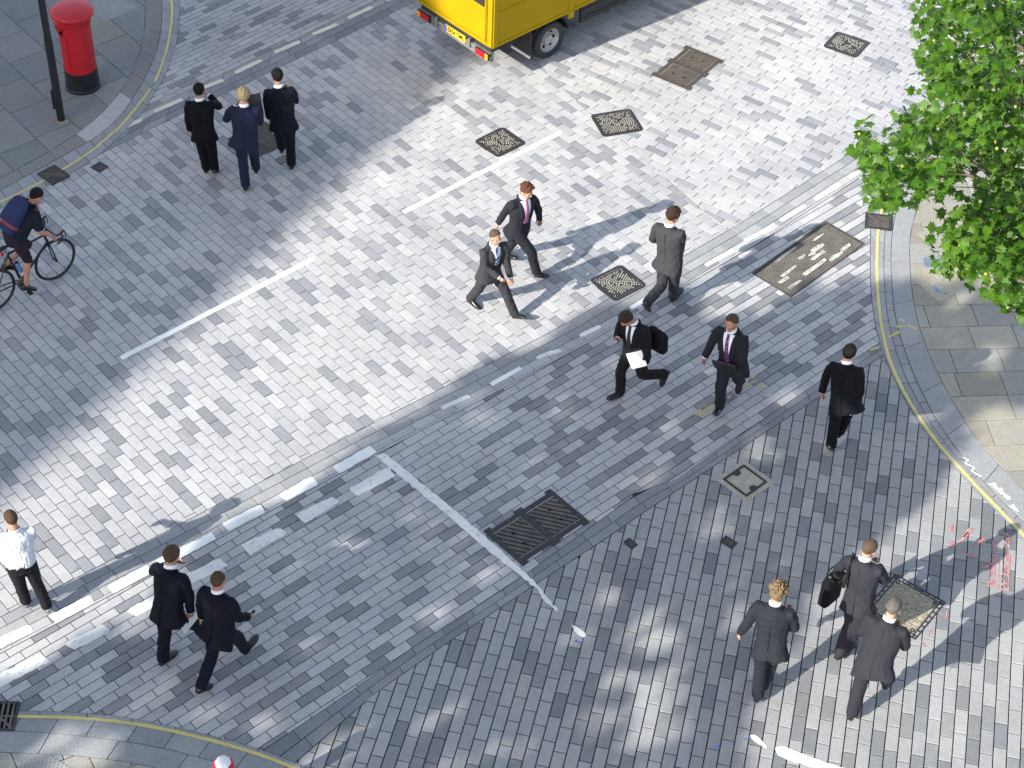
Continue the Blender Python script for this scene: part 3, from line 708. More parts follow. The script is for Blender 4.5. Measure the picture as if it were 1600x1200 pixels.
mb = MB(); mb.box((0, 0, .012), (w - .045, h - .045, .024)); mb.build('lid', plain('zinc_dark', (.22, .24, .27), .5, .4, bumps=.4), root)
# chequered cover partly under the far trio
root, w, h, sg = cover_root('chamber_cover', [(341.4, 224.4), (401, 196.5), (470.7, 214.9), (411, 242)], 'brown chequered chamber cover under the feet of the three men walking away', 'chamber cover')
mb = MB(); ring_prism(mb, rrect(w, h, .012, 2), rrect(w - .05, h - .05, .01, 2), -.02, .008); mb.box((0, 0, .003), (.05, h - .06, .011)); mb.build('frame', M['iron_b'], root)
mb = MB(); mb.box((0, 0, -.006), (w - .05, h - .05, .02)); p_ = mb.build('plate', M['iron_b'], root)
mb = MB()
for i in range(int(w / .04) - 1):
    for j in range(int(h / .04) - 1):
        mb.box((-w / 2 + .045 + i * .04, -h / 2 + .045 + j * .04, .006), (.025, .012, .006), Matrix.Rotation(D(45 if (i + j) % 2 else -45), 3, 'Z'))
mb.build('stud_pattern', M['rib'], p_)
# ------------------------------------------------------------------ street furniture, truck, trees
M['red'] = plain('pillar_red', (.46, .010, .018), .38, 0, var=.10, scale=3, bumps=.06, bscale=40)
M['blackpaint'] = plain('black_gloss', (.012, .013, .016), .35, 0, var=.2, scale=5, bumps=.1, bscale=30)
M['blackmatt'] = plain('black_rubber', (.02, .02, .021), .7, 0, var=.25, scale=12, bumps=.2)
M['whitegloss'] = plain('white_gloss', (.72, .72, .72), .35, 0, var=.06)
# pillar box
c = at(129, 139); pb = empty('pillar_box', (c.x - .005, c.y + .08, .0), D(-60)); tag(pb, 'red cylindrical pillar box with a domed cap and black base on the corner pavement', 'post box')
mb = MB(); mb.lathe((0, 0, 0), [(.285, .012), (.285, .05), (.272, .06), (.262, .36), (.262, .368)], 40); mb.build('base', M['blackpaint'], pb, True)
mb = MB(); mb.lathe((0, 0, 0), [(.255, .36), (.255, 1.20), (.272, 1.205), (.272, 1.245), (.255, 1.25), (.252, 1.30), (.262, 1.315), (.262, 1.33)], 44); bd = mb.build('body', M['red'], pb, True)
mb = MB(); prof = [(.265, 1.325), (.322, 1.355), (.338, 1.37), (.338, 1.405), (.328, 1.42), (.30, 1.432), (.20, 1.452), (.08, 1.462), (.01, 1.463)]
mb.lathe((0, 0, 0), prof, 48); mb.build('cap', M['red'], pb, True)
mb = MB(); mb.box((0, -.258, 1.14), (.26, .03, .055)); sl = mb.build('slot', M['void'], pb)
mb = MB(); mb.box((0, -.262, 1.185), (.30, .05, .02)); mb.box((0, -.262, 1.10), (.30, .03, .015)); mb.build('slot_hood', M['red'], sl)
mb = MB()
for k in range(13):
    a0 = D(-90 - 40 + 80 * k / 13); a1 = D(-90 - 40 + 80 * (k + 1) / 13)
    mb.bar((.262 * math.cos(a0), .262 * math.sin(a0), .42), (.262 * math.cos(a1), .262 * math.sin(a1), .42), .012, .012); mb.bar((.262 * math.cos(a0), .262 * math.sin(a0), 1.05), (.262 * math.cos(a1), .262 * math.sin(a1), 1.05), .012, .012)
for a in (-130, -50): mb.bar((.262 * math.cos(D(a)), .262 * math.sin(D(a)), .42), (.262 * math.cos(D(a)), .262 * math.sin(D(a)), 1.05), .012, .012)
mb.build('door', M['red'], pb)
# post
c = at(96, 189); po = empty('lamp_post', (c.x, c.y, .01)); tag(po, 'slim black metal street post in front of the red pillar box', 'street post')
mb = MB(); mb.lathe((0, 0, 0), [(.066, 0), (.062, .05), (.062, 1.5), (.055, 1.55), (.052, 5.6)], 20); mb.build('pole', M['blackpaint'], po, True)
mb = MB(); mb.lathe((0, 0, 0), [(.12, .004), (.115, .012), (.08, .016), (.07, .022)], 14); mb.build('base_collar', plain('grubby_mortar', (.22, .20, .15), .95, var=.35, scale=14), po)
mb = MB(); mb.box((-.055, -.02, .42), (.05, .075, .34)); mb.build('access_door', M['blackpaint'], po)
mb = MB(); mb.tube([(0, 0, 5.5), (0, 0, 6.0), (.25, .1, 6.3), (.7, .3, 6.35)], [.05, .045, .035, .03], 10); mb.build('arm', M['blackpaint'], po, True)
mb = MB(); mb.tube([(.6, .26, 6.36), (.8, .34, 6.36), (1.1, .46, 6.33)], [(.05, .03), (.11, .06), (.08, .04)], 12); mb.build('lamp_head', M['blackpaint'], po, True)
# bollard, only its head stands in the picture
c = at(348, 1190, 1.02); bo = empty('bollard', (c.x, c.y, .02)); tag(bo, 'black bollard with an octagonal red and white head at the bottom edge', 'bollard')
mb = MB(); mb.lathe((0, 0, 0), [(.11, 0), (.11, .12), (.085, .15), (.075, .82), (.09, .84), (.09, .86)], 8); mb.build('shaft', M['blackpaint'], bo)
mb = MB(); mb.lathe((0, 0, 0), [(.085, .86), (.108, .88), (.112, .95), (.10, .975), (.095, .978)], 8); mb.build('collar', M['red'], bo)
mb = MB(); mb.lathe((0, 0, 0), [(.086, .976), (.088, .985), (.075, 1.01), (.045, 1.025), (.012, 1.03)], 8); mb.build('top', M['whitegloss'], bo)

# box truck, heading up the road; only its tail is in the picture
M['yel'] = plain('yellow_coachwork', (.36, .232, .003), .6, 0, var=.07, scale=2, bumps=.05, bscale=12, spec=.12)
M['tail'] = plain('red_lens', (.45, .012, .015), .45, 0, var=.1, spec=.2); M['amber'] = plain('amber_lens', (.75, .28, .02), .45, spec=.2)
M['steel'] = plain('dull_steel', (.17, .165, .155), .6, .1, var=.25, scale=9); M['hub'] = plain('grey_hub', (.36, .36, .36), .5, .3, var=.2)
M['plate'] = plain('plate_yellow', (.72, .50, .03), .4); M['glass'] = plain('dark_glass', (.03, .032, .035), .25, 0, spec=.3)
E_Z = .78; cr = at(769.5, 76, E_Z); AZ = D(44)
tr = empty('box_truck', (cr.x, cr.y, 0), AZ - D(90)); tag(tr, 'yellow box-bodied truck parked at the top of the road, its tail lights showing', 'truck')
# local: x right, y forward, rear right bottom corner at (0, 0, E_Z)
W_, L_, Hb = 1.85, 4.3, 2.3
mb = MB(); 
def rbox(mb, x0, x1, y0, y1, z0, z1, r, mi=0):
    P = [(x0 + (x1 - x0) / 2 + p[0], y0 + (y1 - y0) / 2 + p[1]) for p in rrect(x1 - x0, y1 - y0, r, 3)]
    mb.prism(P, z0, z1, mi, None, .02)
rbox(mb, -W_, 0, 0.0, L_, E_Z, E_Z + Hb, .05); body = mb.build('cargo_body', M['yel'], tr)
mb = MB()
for x in (-.045, -W_ + .045): mb.box((x, -.012, E_Z + Hb / 2), (.085, .03, Hb - .02))
mb.box((-W_ / 2, -.012, E_Z + .03), (W_ - .16, .03, .05))
for x in (-.14, -.17): mb.box((x, -.006, E_Z + Hb / 2), (.012, .02, Hb - .1))
mb.build('door_frame', M['yel'], body)
mb = MB(); mb.box((.006, .055, E_Z + Hb / 2), (.022, .10, Hb)); mb.box((.008, 1.72, E_Z + Hb / 2), (.03, .09, Hb + .02)); mb.box((.005, L_ / 2, E_Z + .62), (.018, L_, .016)); mb.box((.004, L_ / 2, E_Z + .02), (.022, L_, .045)); mb.box((.012, 1.72, E_Z - .04), (.05, .10, .13)); mb.build('side_trim', M['yel'], body)
mb = MB(); mb.box((-W_ / 2 - .0, -.004, E_Z + .98), (W_ - .42, .02, .62)); mb.build('rear_window', M['glass'], body)
ch = MB(); ch.box((-W_ / 2, L_ / 2 - .1, E_Z - .10), (.9, L_ - .2, .16)); ch.box((-W_ / 2, .45, .52), (1.2, .5, .2)); ch.build('chassis', M['blackmatt'], tr)
mb = MB(); mb.box((-W_ / 2, .02, .555), (W_ - .06, .07, .10)); mb.box((-W_ / 2, .03, .635), (W_ - .1, .10, .05)); bp = mb.build('rear_bumper', M['steel'], tr)
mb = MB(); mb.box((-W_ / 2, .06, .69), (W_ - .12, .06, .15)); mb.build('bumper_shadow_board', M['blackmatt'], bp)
for sx in (0, 1):
    x = -.20 if sx == 0 else -W_ + .20; s_ = 1 if sx == 0 else -1
    mb = MB(); mb.box((x, -.025, .60), (.32, .05, .118)); o = mb.build('tail_light', M['blackmatt'], tr)
    mb = MB(); mb.box((x - s_ * .035, -.048, .60), (.205, .02, .10)); mb.build('red_lens', M['tail'], o)
    mb = MB(); mb.box((x + s_ * .112, -.048, .60), (.07, .02, .10)); mb.build('indicator_lens', M['amber'], o)
mb = MB(); mb.box((-W_ / 2 + .06, -.03, .645), (.50, .016, .125)); npl = mb.build('number_plate', M['plate'], tr)
mb = MB(); mb.box((-W_ / 2 + .06 - .228, -.039, .645), (.045, .004, .12)); mb.build('plate_flag', plain('flag_blue', (.03, .09, .42), .4), npl)
cu = bpy.data.curves.new('txt', 'FONT'); cu.body = 'EX54 OMU'; cu.size = .115; cu.align_x = 'CENTER'; cu.align_y = 'CENTER'; cu.extrude = .001; cu.offset = .002
t_ = bpy.data.objects.new('tmp', cu); COL.objects.link(t_); bpy.context.view_layer.update()
me = bpy.data.meshes.new_from_object(t_.evaluated_get(bpy.context.evaluated_depsgraph_get())); bpy.data.objects.remove(t_)
o = link('plate_characters', me, M['void'], npl); o.rotation_euler = (D(90), 0, 0); o.location = (-W_ / 2 + .085, -.040, .645); o.scale = (.76, 1, 1)
for x in (-.52, -W_ + .52):
    mb = MB(); mb.box((x, -.03, .645), (.05, .03, .16)); mb.build('plate_bracket', M['steel'], bp)
def wheel(x, y, R=.335, wd=.2, side=1):
    root_c = Vector((x, y, R)); mb = MB()
    prof = [(R * .66, -wd / 2), (R * .93, -wd / 2), (R, -wd * .32), (R, wd * .32), (R * .93, wd / 2), (R * .66, wd / 2), (R * .62, wd * .3), (R * .62, -wd * .3)]
    n = 36; vs = []; fs = []
    for r, a in prof:
        for k in range(n):
            th = 2 * math.pi * k / n; vs.append(root_c + Vector((a, r * math.cos(th), r * math.sin(th))))
    for i in range(len(prof)):
        j = (i + 1) % len(prof)
        for k in range(n): fs.append([i * n + k, j * n + k, j * n + (k + 1) % n, i * n + (k + 1) % n])
    mb.add(vs, fs); w_ = mb.build('wheel', M['blackmatt'], tr, True, fixn=True)
    mb = MB(); q = []
    pr = [(R * .65, wd * .42), (R * .60, wd * .44), (R * .55, wd * .25), (R * .40, wd * .05), (R * .30, wd * .12), (R * .24, wd * .32), (R * .10, wd * .34), (.004, wd * .34)]
    vs = []; fs = []
    for r, a in pr:
        for k in range(n):
            th = 2 * math.pi * k / n; vs.append(root_c + Vector((a * side, r * math.cos(th), r * math.sin(th))))
    for i in range(len(pr) - 1):
        for k in range(n): fs.append([i * n + k, (i + 1) * n + k, (i + 1) * n + (k + 1) % n, i * n + (k + 1) % n])
    mb.add(vs, fs); rm = mb.build('rim', M['hub'], w_, True, fixn=True)
    for k in range(6):
        mb = MB(); th = 2 * math.pi * k / 6; mb.ball(root_c + Vector((wd * .12 * side, R * .44 * math.cos(th), R * .44 * math.sin(th))), (.012, .03, .03), nu=10, nv=6); mb.build('rim_hole', M['void'], rm)
for y in (1.36, 4.6):
    wheel(-.17, y); wheel(-W_ + .17, y, side=-1)
wheel(-.40, 1.36); wheel(-W_ + .40, 1.36, side=-1)
for x in (-.26, -W_ + .26):
    mb = MB(); mb.box((x, .90, .45), (.42, .03, .50)); mb.build('mud_flap', M['blackmatt'], tr)
    mb = MB(); mb.box((x, .875, .225), (.44, .02, .045)); mb.build('flap_strip', M['whitegloss'], tr)
    mb = MB()
    for k in range(10):
        a0, a1 = D(5 + 17 * k), D(5 + 17 * (k + 1)); mb.bar((x, 1.36 + .43 * math.cos(a0), .335 + .43 * math.sin(a0)), (x, 1.36 + .43 * math.cos(a1), .335 + .43 * math.sin(a1)), .34, .02, (0, 0, 1))
    mb.build('wheel_arch', M['blackmatt'], tr)
    mb = MB(); mb.box((x + (.16 if x > -1 else -.16), 2.9, .55), (.05, 1.7, .32)); mb.box((x + (.185 if x > -1 else -.185), 2.9, .46), (.02, 1.7, .05)); mb.box((x + (.185 if x > -1 else -.185), 2.9, .62), (.02, 1.7, .05)); mb.build('side_guard', M['blackmatt'], tr)
mb = MB(); rbox(mb, -W_ + .06, -.06, L_ + .03, L_ + 1.75, .45, 2.25, .12); cabo = mb.build('cab', M['yel'], tr)
mb = MB(); mb.box((-W_ / 2, L_ + 1.76, 1.75), (W_ - .4, .03, .62)); mb.build('windscreen', M['glass'], cabo)
for x in (-.055, -W_ + .055):
    mb = MB(); mb.box((x, L_ + 1.0, 1.72), (.03, .8, .6)); mb.build('side_window', M['glass'], cabo)

# ---- the building across the street, outside the picture, whose roof edge shades the far left
SH = Vector((math.cos(D(SUN_AZ)), math.sin(D(SUN_AZ)), 0)) / math.tan(D(SUN_EL))
a, b_ = at(-10, 800), at(705, 128); d_ = (b_ - a).normalized(); nl = Vector((-d_.y, d_.x, 0)); HB = 30.0
p0 = a - SH * HB; P = [p0 - d_ * 14, p0 + d_ * 40, p0 + d_ * 40 + nl * 22, p0 - d_ * 14 + nl * 22]
bl = empty('office_building', sum(P, Vector()) / 4); tag(bl, 'tall stone office building across the street, outside the view', 'building')
M['wall'] = plain('portland_stone', (.42, .40, .36), .85, var=.1, scale=1.5)
cc = bl.location; mb = MB(); mb.prism([(q.x - cc.x, q.y - cc.y) for q in P], 0, HB); wl = mb.build('wall', M['wall'], bl)
ang = math.atan2(d_.y, d_.x); MZ = Matrix.Rotation(ang, 3, 'Z')
for k in range(10):
    for f in range(7):
        q = p0 - d_ * 14 + d_ * (3 + 5.2 * k) - cc
        mb = MB(); mb.box((q.x - nl.x * .02, q.y - nl.y * .02, 3 + 3.9 * f), (2.2, .12, 2.3), MZ); mb.build('window', M['glass'], bl)
mb = MB(); q = p0 + d_ * 13 - cc; mb.box((q.x + nl.x * .2, q.y + nl.y * .2, HB - .3), (54, .5, .5), MZ); mb.build('cornice', M['wall'], bl)

# ---- leaves
def leaf_shape():
    pts = [(0, 0), (.10, -.06), (.30, -.10), (.22, .02), (.50, .06), (.36, .20), (.52, .38), (.30, .40), (.26, .52), (.12, .50), (0, .86),
           (-.12, .50), (-.26, .52), (-.30, .40), (-.52, .38), (-.36, .20), (-.50, .06), (-.22, .02), (-.30, -.10), (-.10, -.06)]
    return pts
LS = leaf_shape()
def put_leaf(mb, pos, nrm, axis, size, fold=.12, mi=0):
    n = nrm.normalized(); a = (axis - n * axis.dot(n))
    if a.length < 1e-4: a = n.orthogonal()
    a.normalize(); s = a.cross(n)
    vs = [pos + a * (.28 * size) - n * (.02 * size)]
    for x, y in LS:
        vs.append(pos + s * (x * size) + a * (y * size) + n * (size * (abs(x) * fold - (y * y) * .30 - x * x * .45)))
    k = len(LS); mb.add(vs, [[0, 1 + i, 1 + (i + 1) % k] for i in range(k)], mi)
def leaf_mat(name, c1, c2, scale, trans=.35, rough=.32):
    m, nt, b = newmat(name); n = noise(nt, scale, 2); r = ramp(nt, n.outputs[0], [(.35, c1), (.65, c2)])
    nt.links.new(r.outputs[0], b.inputs['Base Color']); b.inputs['Roughness'].default_value = rough; b.inputs['Specular IOR Level'].default_value = .22
    t = nt.nodes.new('ShaderNodeBsdfTranslucent'); nt.links.new(mul(nt, r.outputs[0], (1.5, 1.6, .6)), t.inputs[0])
    x = nt.nodes.new('ShaderNodeMixShader'); x.inputs[0].default_value = trans
    nt.links.new(b.outputs[0], x.inputs[1]); nt.links.new(t.outputs[0], x.inputs[2]); nt.links.new(x.outputs[0], nt.nodes['Material Output'].inputs[0])
    return m
M['leaf'] = leaf_mat('plane_leaf', (.021, .064, .004), (.066, .145, .008), 9, .22, .46)
M['bark'] = plain('plane_bark', (.17, .145, .11), .85, var=.45, scale=5, bumps=.5, bscale=12)
M['twig'] = plain('twig', (.13, .10, .06), .8, var=.3)
M['seed'] = plain('seed_ball', (.30, .26, .04), .8, var=.2)
# ---- the plane tree at the right; clusters are given where its shoots hang, with their heights
TR = Vector((7.4, 14.9, 0))
tree = empty('plane_tree', TR); tag(tree, 'bright green plane tree overhanging the right pavement', 'tree')
mb = MB(); mb.tube([(0, 0, 0), (.02, 0, .3), (.05, .05, 2), (0, .1, 4), (-.1, .05, 6), (-.15, 0, 7.6)], [.26, .20, .17, .15, .11, .05], 14); mb.build('trunk', M['bark'], tree, True)
VIS = [[(1432, -40), (1436, 60), (1430, 110), (1442, 170), (1400, 190), (1378, 200), (1392, 236), (1345, 190), (1338, 226), (1350, 262), (1366, 300), (1360, 318), (1392, 320), (1425, 300), (1448, 305), (1480, 290), (1512, 268), (1545, 262), (1590, 250), (1660, 260), (1660, -40)],
       [(1500, 300), (1478, 338), (1456, 368), (1474, 392), (1458, 412), (1500, 424), (1540, 440), (1560, 468), (1592, 486), (1660, 500), (1660, 240), (1560, 262), (1530, 280)]]
rnd = random.Random(5); clusters = []
for poly, cnt, z0, z1 in ((VIS[0], 400, 5.0, 7.7), (VIS[1], 200, 4.8, 6.7)):
    k = 0
    while k < cnt:
        x, y = rnd.uniform(1330, 1660), rnd.uniform(-40, 500)
        if not inpoly((x, y), poly): continue
        # keep the shoots well inside the outline
        if not all(inpoly((x + dx, y + dy), poly) for dx, dy in ((7, 0), (-7, 0), (0, 7), (0, -7))): continue
        clusters.append(at(x, y, rnd.uniform(z0, z1))); k += 1
edge = [(1350, 198), (1342, 222), (1356, 240), (1372, 266), (1386, 312), (1396, 208), (1402, 190), (1412, 176), (1440, 20), (1438, 100), (1440, 150), (1368, 312), (1404, 306), (1436, 292), (1470, 276), (1470, 410), (1466, 372), (1486, 344), (1480, 400), (1512, 318), (1520, 425), (1566, 456), (1594, 474), (1588, 440), (1352, 214), (1368, 248), (1412, 250), (1470, 30), (1500, 10), (1452, 60)]
clusters += [at(x, y, rnd.uniform(5.6, 6.8)) for x, y in edge]
for k in range(330):      # the rest of the crown, beyond the edge of the picture
    a, e = rnd.uniform(0, 6.283), rnd.uniform(-.5, 1.4); r = 3.0 * rnd.uniform(.45, 1) ** .5
    q = TR + Vector((r * math.cos(a) * math.cos(e), r * math.sin(a) * math.cos(e), 6.4 + r * .75 * math.sin(e)))
    if q.x < 6.0: continue
    clusters.append(q)
lv = MB(); tw = MB(); sd = MB()
hubs = [Vector((TR.x + .55 * math.cos(t), TR.y + .55 * math.sin(t), 4.6 + .5 * (k % 4))) for k, t in enumerate(np.linspace(2.2, 4.6, 7))]
limb = MB()
lims = [at(1470, 110, 6.1), at(1440, 245, 6.0), at(1530, 200, 6.2), at(1530, 400, 5.4), at(1580, 60, 6.4), at(1590, 440, 5.2)]
for L in lims:
    h = Vector((TR.x - .1, TR.y, 4.2 + rnd.uniform(0, 1.2))); m_ = (h + L) / 2 + Vector((0, 0, .35))
    limb.tube([h - TR, m_ - TR, L - TR], [.065, .035, .012], 7)
limb.build('limb', M['bark'], tree, True)
for q in clusters:
    L = min(lims, key=lambda l: (l - q).length); h = L + (Vector((TR.x, TR.y, 5.0)) - L) * rnd.uniform(0, .35)
    if (q - L).length < 1.2 and rnd.random() < .35: tw.tube([h - TR, (h + q) / 2 + Vector((0, 0, .06)) - TR, q - TR], [.008, .006, .004], 4)
    for k in range(rnd.randint(5, 8)):
        a = rnd.uniform(0, 6.283); dr = Vector((math.cos(a), math.sin(a), rnd.uniform(-.5, .25)))
        pos = q + dr * rnd.uniform(.02, .11) + Vector((0, 0, rnd.uniform(-.12, .10)))
        nrm = Vector((rnd.gauss(-.2, .55), rnd.gauss(-.2, .55), 1)); put_leaf(lv, pos - TR, nrm, dr + Vector((0, 0, -.35)), rnd.uniform(.075, .15), rnd.uniform(.0, .35))
    if rnd.random() < .07:
        p = q + Vector((rnd.uniform(-.1, .1), rnd.uniform(-.1, .1), -.05)); sd.ball(p - TR, .017, nu=8, nv=6)
lo = lv.build('foliage', M['leaf'], tree, 'all'); tw.build('twigs', M['twig'], tree); sd.build('seed_balls', M['seed'], tree, 'all')

# ---- street trees on the sunny side, behind and left of the viewpoint: they cast the dappled shade
SHADE = [(-60, 1052), (60, 1050), (130, 1008), (215, 978), (262, 905), (300, 868), (350, 842), (432, 792), (520, 742), (590, 692), (632, 662), (690, 622), (752, 580), (840, 546), (920, 498), (1010, 474), (1062, 442), (1120, 444), (1185, 452), (1228, 482), (1300, 430), (1368, 402), (1450, 396), (1530, 360), (1680, 330),
         (1680, 590), (1590, 640), (1510, 690), (1440, 770), (1400, 800), (1352, 850), (1300, 880), (1270, 960), (1205, 1030), (1165, 1110), (1130, 1260), (-60, 1260)]
SUNSPOT = [(480, 1000, 24), (860, 780, 20), (900, 870, 18), (690, 960, 24), (620, 1060, 22), (960, 930, 24), (1110, 560, 22), (880, 640, 18), (1120, 820, 26), (1000, 1150, 30), (460, 880, 20), (1550, 560, 24), (200, 1085, 22), (1130, 455, 40), (1185, 462, 35), (1030, 735, 22), (1010, 752, 18), (1195, 700, 20), (1310, 690, 26), (1230, 610, 14), (120, 1168, 55), (540, 1170, 30), (500, 1190, 30), (1000, 1075, 40), (1010, 985, 35), (905, 1000, 26), (820, 1060, 16), (750, 890, 24), (560, 850, 22), (1560, 660, 38), (1450, 645, 26), (790, 1165, 22), (1060, 1010, 25), (1040, 1130, 35), (420, 1130, 22), (330, 1110, 25), (640, 700, 14), (760, 650, 14), (660, 800, 20), (1500, 470, 20), (250, 960, 16), (1160, 960, 30), (1215, 880, 20), (930, 1120, 20), (600, 905, 20), (700, 840, 18), (720, 1110, 16)]
xs = [p[0] for p in SHADE]; shadepoly = SHADE
trunks = [Vector((-19, -3, 0)), Vector((-15.5, -8.5, 0)), Vector((-11.5, -13.0, 0)), Vector((-20, -13, 0))]
crowns = [MB() for _ in trunks]; r2 = random.Random(9); NL = 0
def inshade(x, y):
    k = 10 * math.sin(x * .045 + y * .02) + 7 * math.sin(x * .11 - y * .07)
    return inpoly((x + k, y + k * .5), shadepoly)
while NL < 6200:
    # uniform over the ground, not over the picture
    g_ = Vector((r2.uniform(-7, 8.2), r2.uniform(10.3, 20.5), 0))
    u = g_.x; fw = g_.y * _c + CAM_H * _s; dn = -g_.y * _s + CAM_H * _c
    px, py = u * FPX / fw, dn * FPX / fw; px, py = 800 + px * _cr + py * _sr, 600 - px * _sr + py * _cr
    if not inshade(px, py): continue
    if any((px - a) ** 2 + (py - b) ** 2 * 1.6 < max(25, c * 1.3) ** 2 for a, b, c in SUNSPOT): continue
    # no clump may end up behind a sun fleck either
    h = r2.uniform(8.0, 13.5); pos = g_ - SH * h + Vector((0, 0, h))
    rel = pos - Vector((0, 0, CAM_H)); fw2 = rel.y * _c - rel.z * _s
    if fw2 > 0 and rel.x * FPX / fw2 > -1250: continue        # clear of the view
    k = min(range(len(trunks)), key=lambda i: (trunks[i].xy - pos.xy).length)
    nrm = Vector((r2.gauss(0, .6), r2.gauss(0, .6), 1)); a = r2.uniform(0, 6.283)
    put_leaf(crowns[k], pos - trunks[k], nrm, Vector((math.cos(a), math.sin(a), -.3)), r2.uniform(.22, .40), .1); NL += 1
for k, t in enumerate(trunks):
    tr_ = empty('street_tree', t); tag(tr_, ['broad plane tree on the sunny side of the street, outside the view at the left', 'second broad plane tree behind the viewpoint, outside the view', 'third broad plane tree behind the viewpoint, right of its row', 'plane tree farthest behind the viewpoint'][k], 'tree', 'street trees outside the view')
    mb = MB(); mb.tube([(0, 0, 0), (.03, 0, 2), (0, .1, 5), (.1, .1, 9)], [.32, .24, .2, .1], 12); mb.build('trunk', M['bark'], tr_, True)
    if crowns[k].v:
        crowns[k].build('crown', M['leaf'], tr_, 'all')
        vs = crowns[k].v[::21]; lb = MB()
        for i in range(9):
            q = Vector(vs[(i * 97 + 13) % len(vs)]); lb.tube([(0, .05, 4.2), ((q.x) * .45, q.y * .45, 7.0), q], [.1, .06, .02], 6)
        lb.build('limb', M['bark'], tr_, True)
# ------------------------------------------------------------------ people
def Rx(a): return Matrix.Rotation(a, 3, 'X')
def Ry(a): return Matrix.Rotation(a, 3, 'Y')
def Rz(a): return Matrix.Rotation(a, 3, 'Z')
PK = ['x', 'y', 'yaw', 's', 'lf', 'ls', 'tw', 'hz', 'hp', 'hy', 'lfl', 'lab', 'lkn', 'lft', 'rfl', 'rab', 'rkn', 'rft', 'luf', 'lua', 'lff', 'lfa', 'ruf', 'rua', 'rff', 'rfa']
def dvec(flex, abd, side): return Vector((side * math.sin(abd), math.cos(abd) * math.sin(flex), -math.cos(abd) * math.cos(flex)))
def skeleton(q):
    s = q['s']; J = {}; hip = Vector((0, 0, q['hz'])); T = Rz(q['tw']) @ Ry(q['ls']) @ Rx(-q['lf'])
    J['hip'] = hip; J['T'] = T; J['neck'] = hip + T @ Vector((0, -.01, .53)) * s
    for S, sd in (('l', -1), ('r', 1)):
        J[S + 'sh'] = hip + T @ Vector((sd * .185, 0, .475)) * s
        uf = Rz(q['tw']) @ dvec(q[S + 'uf'], q[S + 'ua'], sd); ff = Rz(q['tw']) @ dvec(q[S + 'ff'], q[S + 'fa'], sd)
        J[S + 'el'] = J[S + 'sh'] + uf * .29 * s; J[S + 'wr'] = J[S + 'el'] + ff * .255 * s; J[S + 'uf'] = uf; J[S + 'ff'] = ff
        J[S + 'hip'] = hip + Vector((sd * .09, 0, -.03)) * s
        J[S + 'kn'] = J[S + 'hip'] + dvec(q[S + 'fl'], q[S + 'ab'], sd) * .42 * s
        J[S + 'an'] = J[S + 'kn'] + dvec(q[S + 'fl'] - q[S + 'kn'], q[S + 'ab'], sd) * .41 * s
    J['H'] = Rz(q['tw'] * .5 + q['hy']) @ Rx(-q['hp'])
    J['head'] = J['neck'] + J['H'] @ Vector((0, .028, .152)) * s
    return J
def remesh(mb, voxel, smooth=2, fac=.5):
    me = mb.mesh('tmp'); bm = bmesh.new(); bm.from_mesh(me); bmesh.ops.recalc_face_normals(bm, faces=bm.faces); bm.to_mesh(me); bm.free()
    o = bpy.data.objects.new('tmp', me); COL.objects.link(o)
    r = o.modifiers.new('r', 'REMESH'); r.mode = 'VOXEL'; r.voxel_size = voxel; r.use_smooth_shade = True
    s_ = o.modifiers.new('s', 'SMOOTH'); s_.factor = fac; s_.iterations = smooth
    bpy.context.view_layer.update()
    out = bpy.data.meshes.new_from_object(o.evaluated_get(bpy.context.evaluated_depsgraph_get())); bpy.data.objects.remove(o); bpy.data.meshes.remove(me)
    return out
def wrinkle(me, amp, freq, seed, stretch=(1, 1, .6), zfun=None):
    n = len(me.vertices); co = np.empty(n * 3); me.vertices.foreach_get('co', co); co = co.reshape(-1, 3)
    nr = np.empty(n * 3); me.vertices.foreach_get('normal', nr); nr = nr.reshape(-1, 3)
    rg = np.random.default_rng(seed); p = co * np.array(stretch) * freq; d = np.zeros(n)
    w = np.stack([np.sin(p @ rg.normal(0, 1, 3) * 1.3 + rg.uniform(0, 6)) for _ in range(3)], 1)
    for k in range(7):
        d += np.sin((p + w * .9) @ rg.normal(0, 1, 3) * (1 + .35 * k) + rg.uniform(0, 6.28)) / (1 + .4 * k)
    d = d / 2.2
    a = amp if zfun is None else amp * zfun(co)
    co = co + nr * (d * a)[:, None]; me.vertices.foreach_set('co', co.ravel()); me.update()
def hand(mb, wr, ff, palm, s, side, curl=.8, spread=.012, hand_curl=.25):
    """palm, four bent fingers of unequal length and an opposed thumb"""
    f = ff.normalized(); n = (palm - f * palm.dot(f)).normalized(); w = f.cross(n)     # across the palm
    w = w * (1 if side > 0 else -1)
    mb.tube([wr - f * .03 * s, wr + f * .02 * s, wr + f * .06 * s, wr + f * .088 * s], [(.028 * s, .021 * s), (.034 * s, .018 * s), (.042 * s, .016 * s), (.039 * s, .012 * s)], 12, w)
    for k, (off, L) in enumerate(((-.029, .062), (-.010, .072), (.010, .068), (.028, .054))):
        b = wr + f * .078 * s + w * off * s; a = hand_curl; P = [b]; q = b
        for seg in (.45, .32, .23):
            a += curl * (.75 + .08 * k) * (.6 if seg == .45 else .8); dr = (f * math.cos(a) + n * math.sin(a) + w * (off * spread * 12)).normalized(); q = q + dr * L * seg * s; P.append(q)
        mb.tube(P, [.0105 * s, .0098 * s, .009 * s, .0065 * s], 7)
    b = wr + f * .03 * s - w * .028 * s; d1 = (f * .7 - w * .6 + n * .35).normalized(); d2 = (f * .85 - w * .05 + n * .5).normalized()
    mb.tube([b - d1 * .01, b + d1 * .035 * s, b + d1 * .035 * s + d2 * .032 * s, b + d1 * .035 * s + d2 * .05 * s], [.014 * s, .0125 * s, .011 * s, .008 * s], 8)
M['skin'] = plain('skin', (.42, .23, .155), .5, 0, var=.08, scale=14, spec=.4)
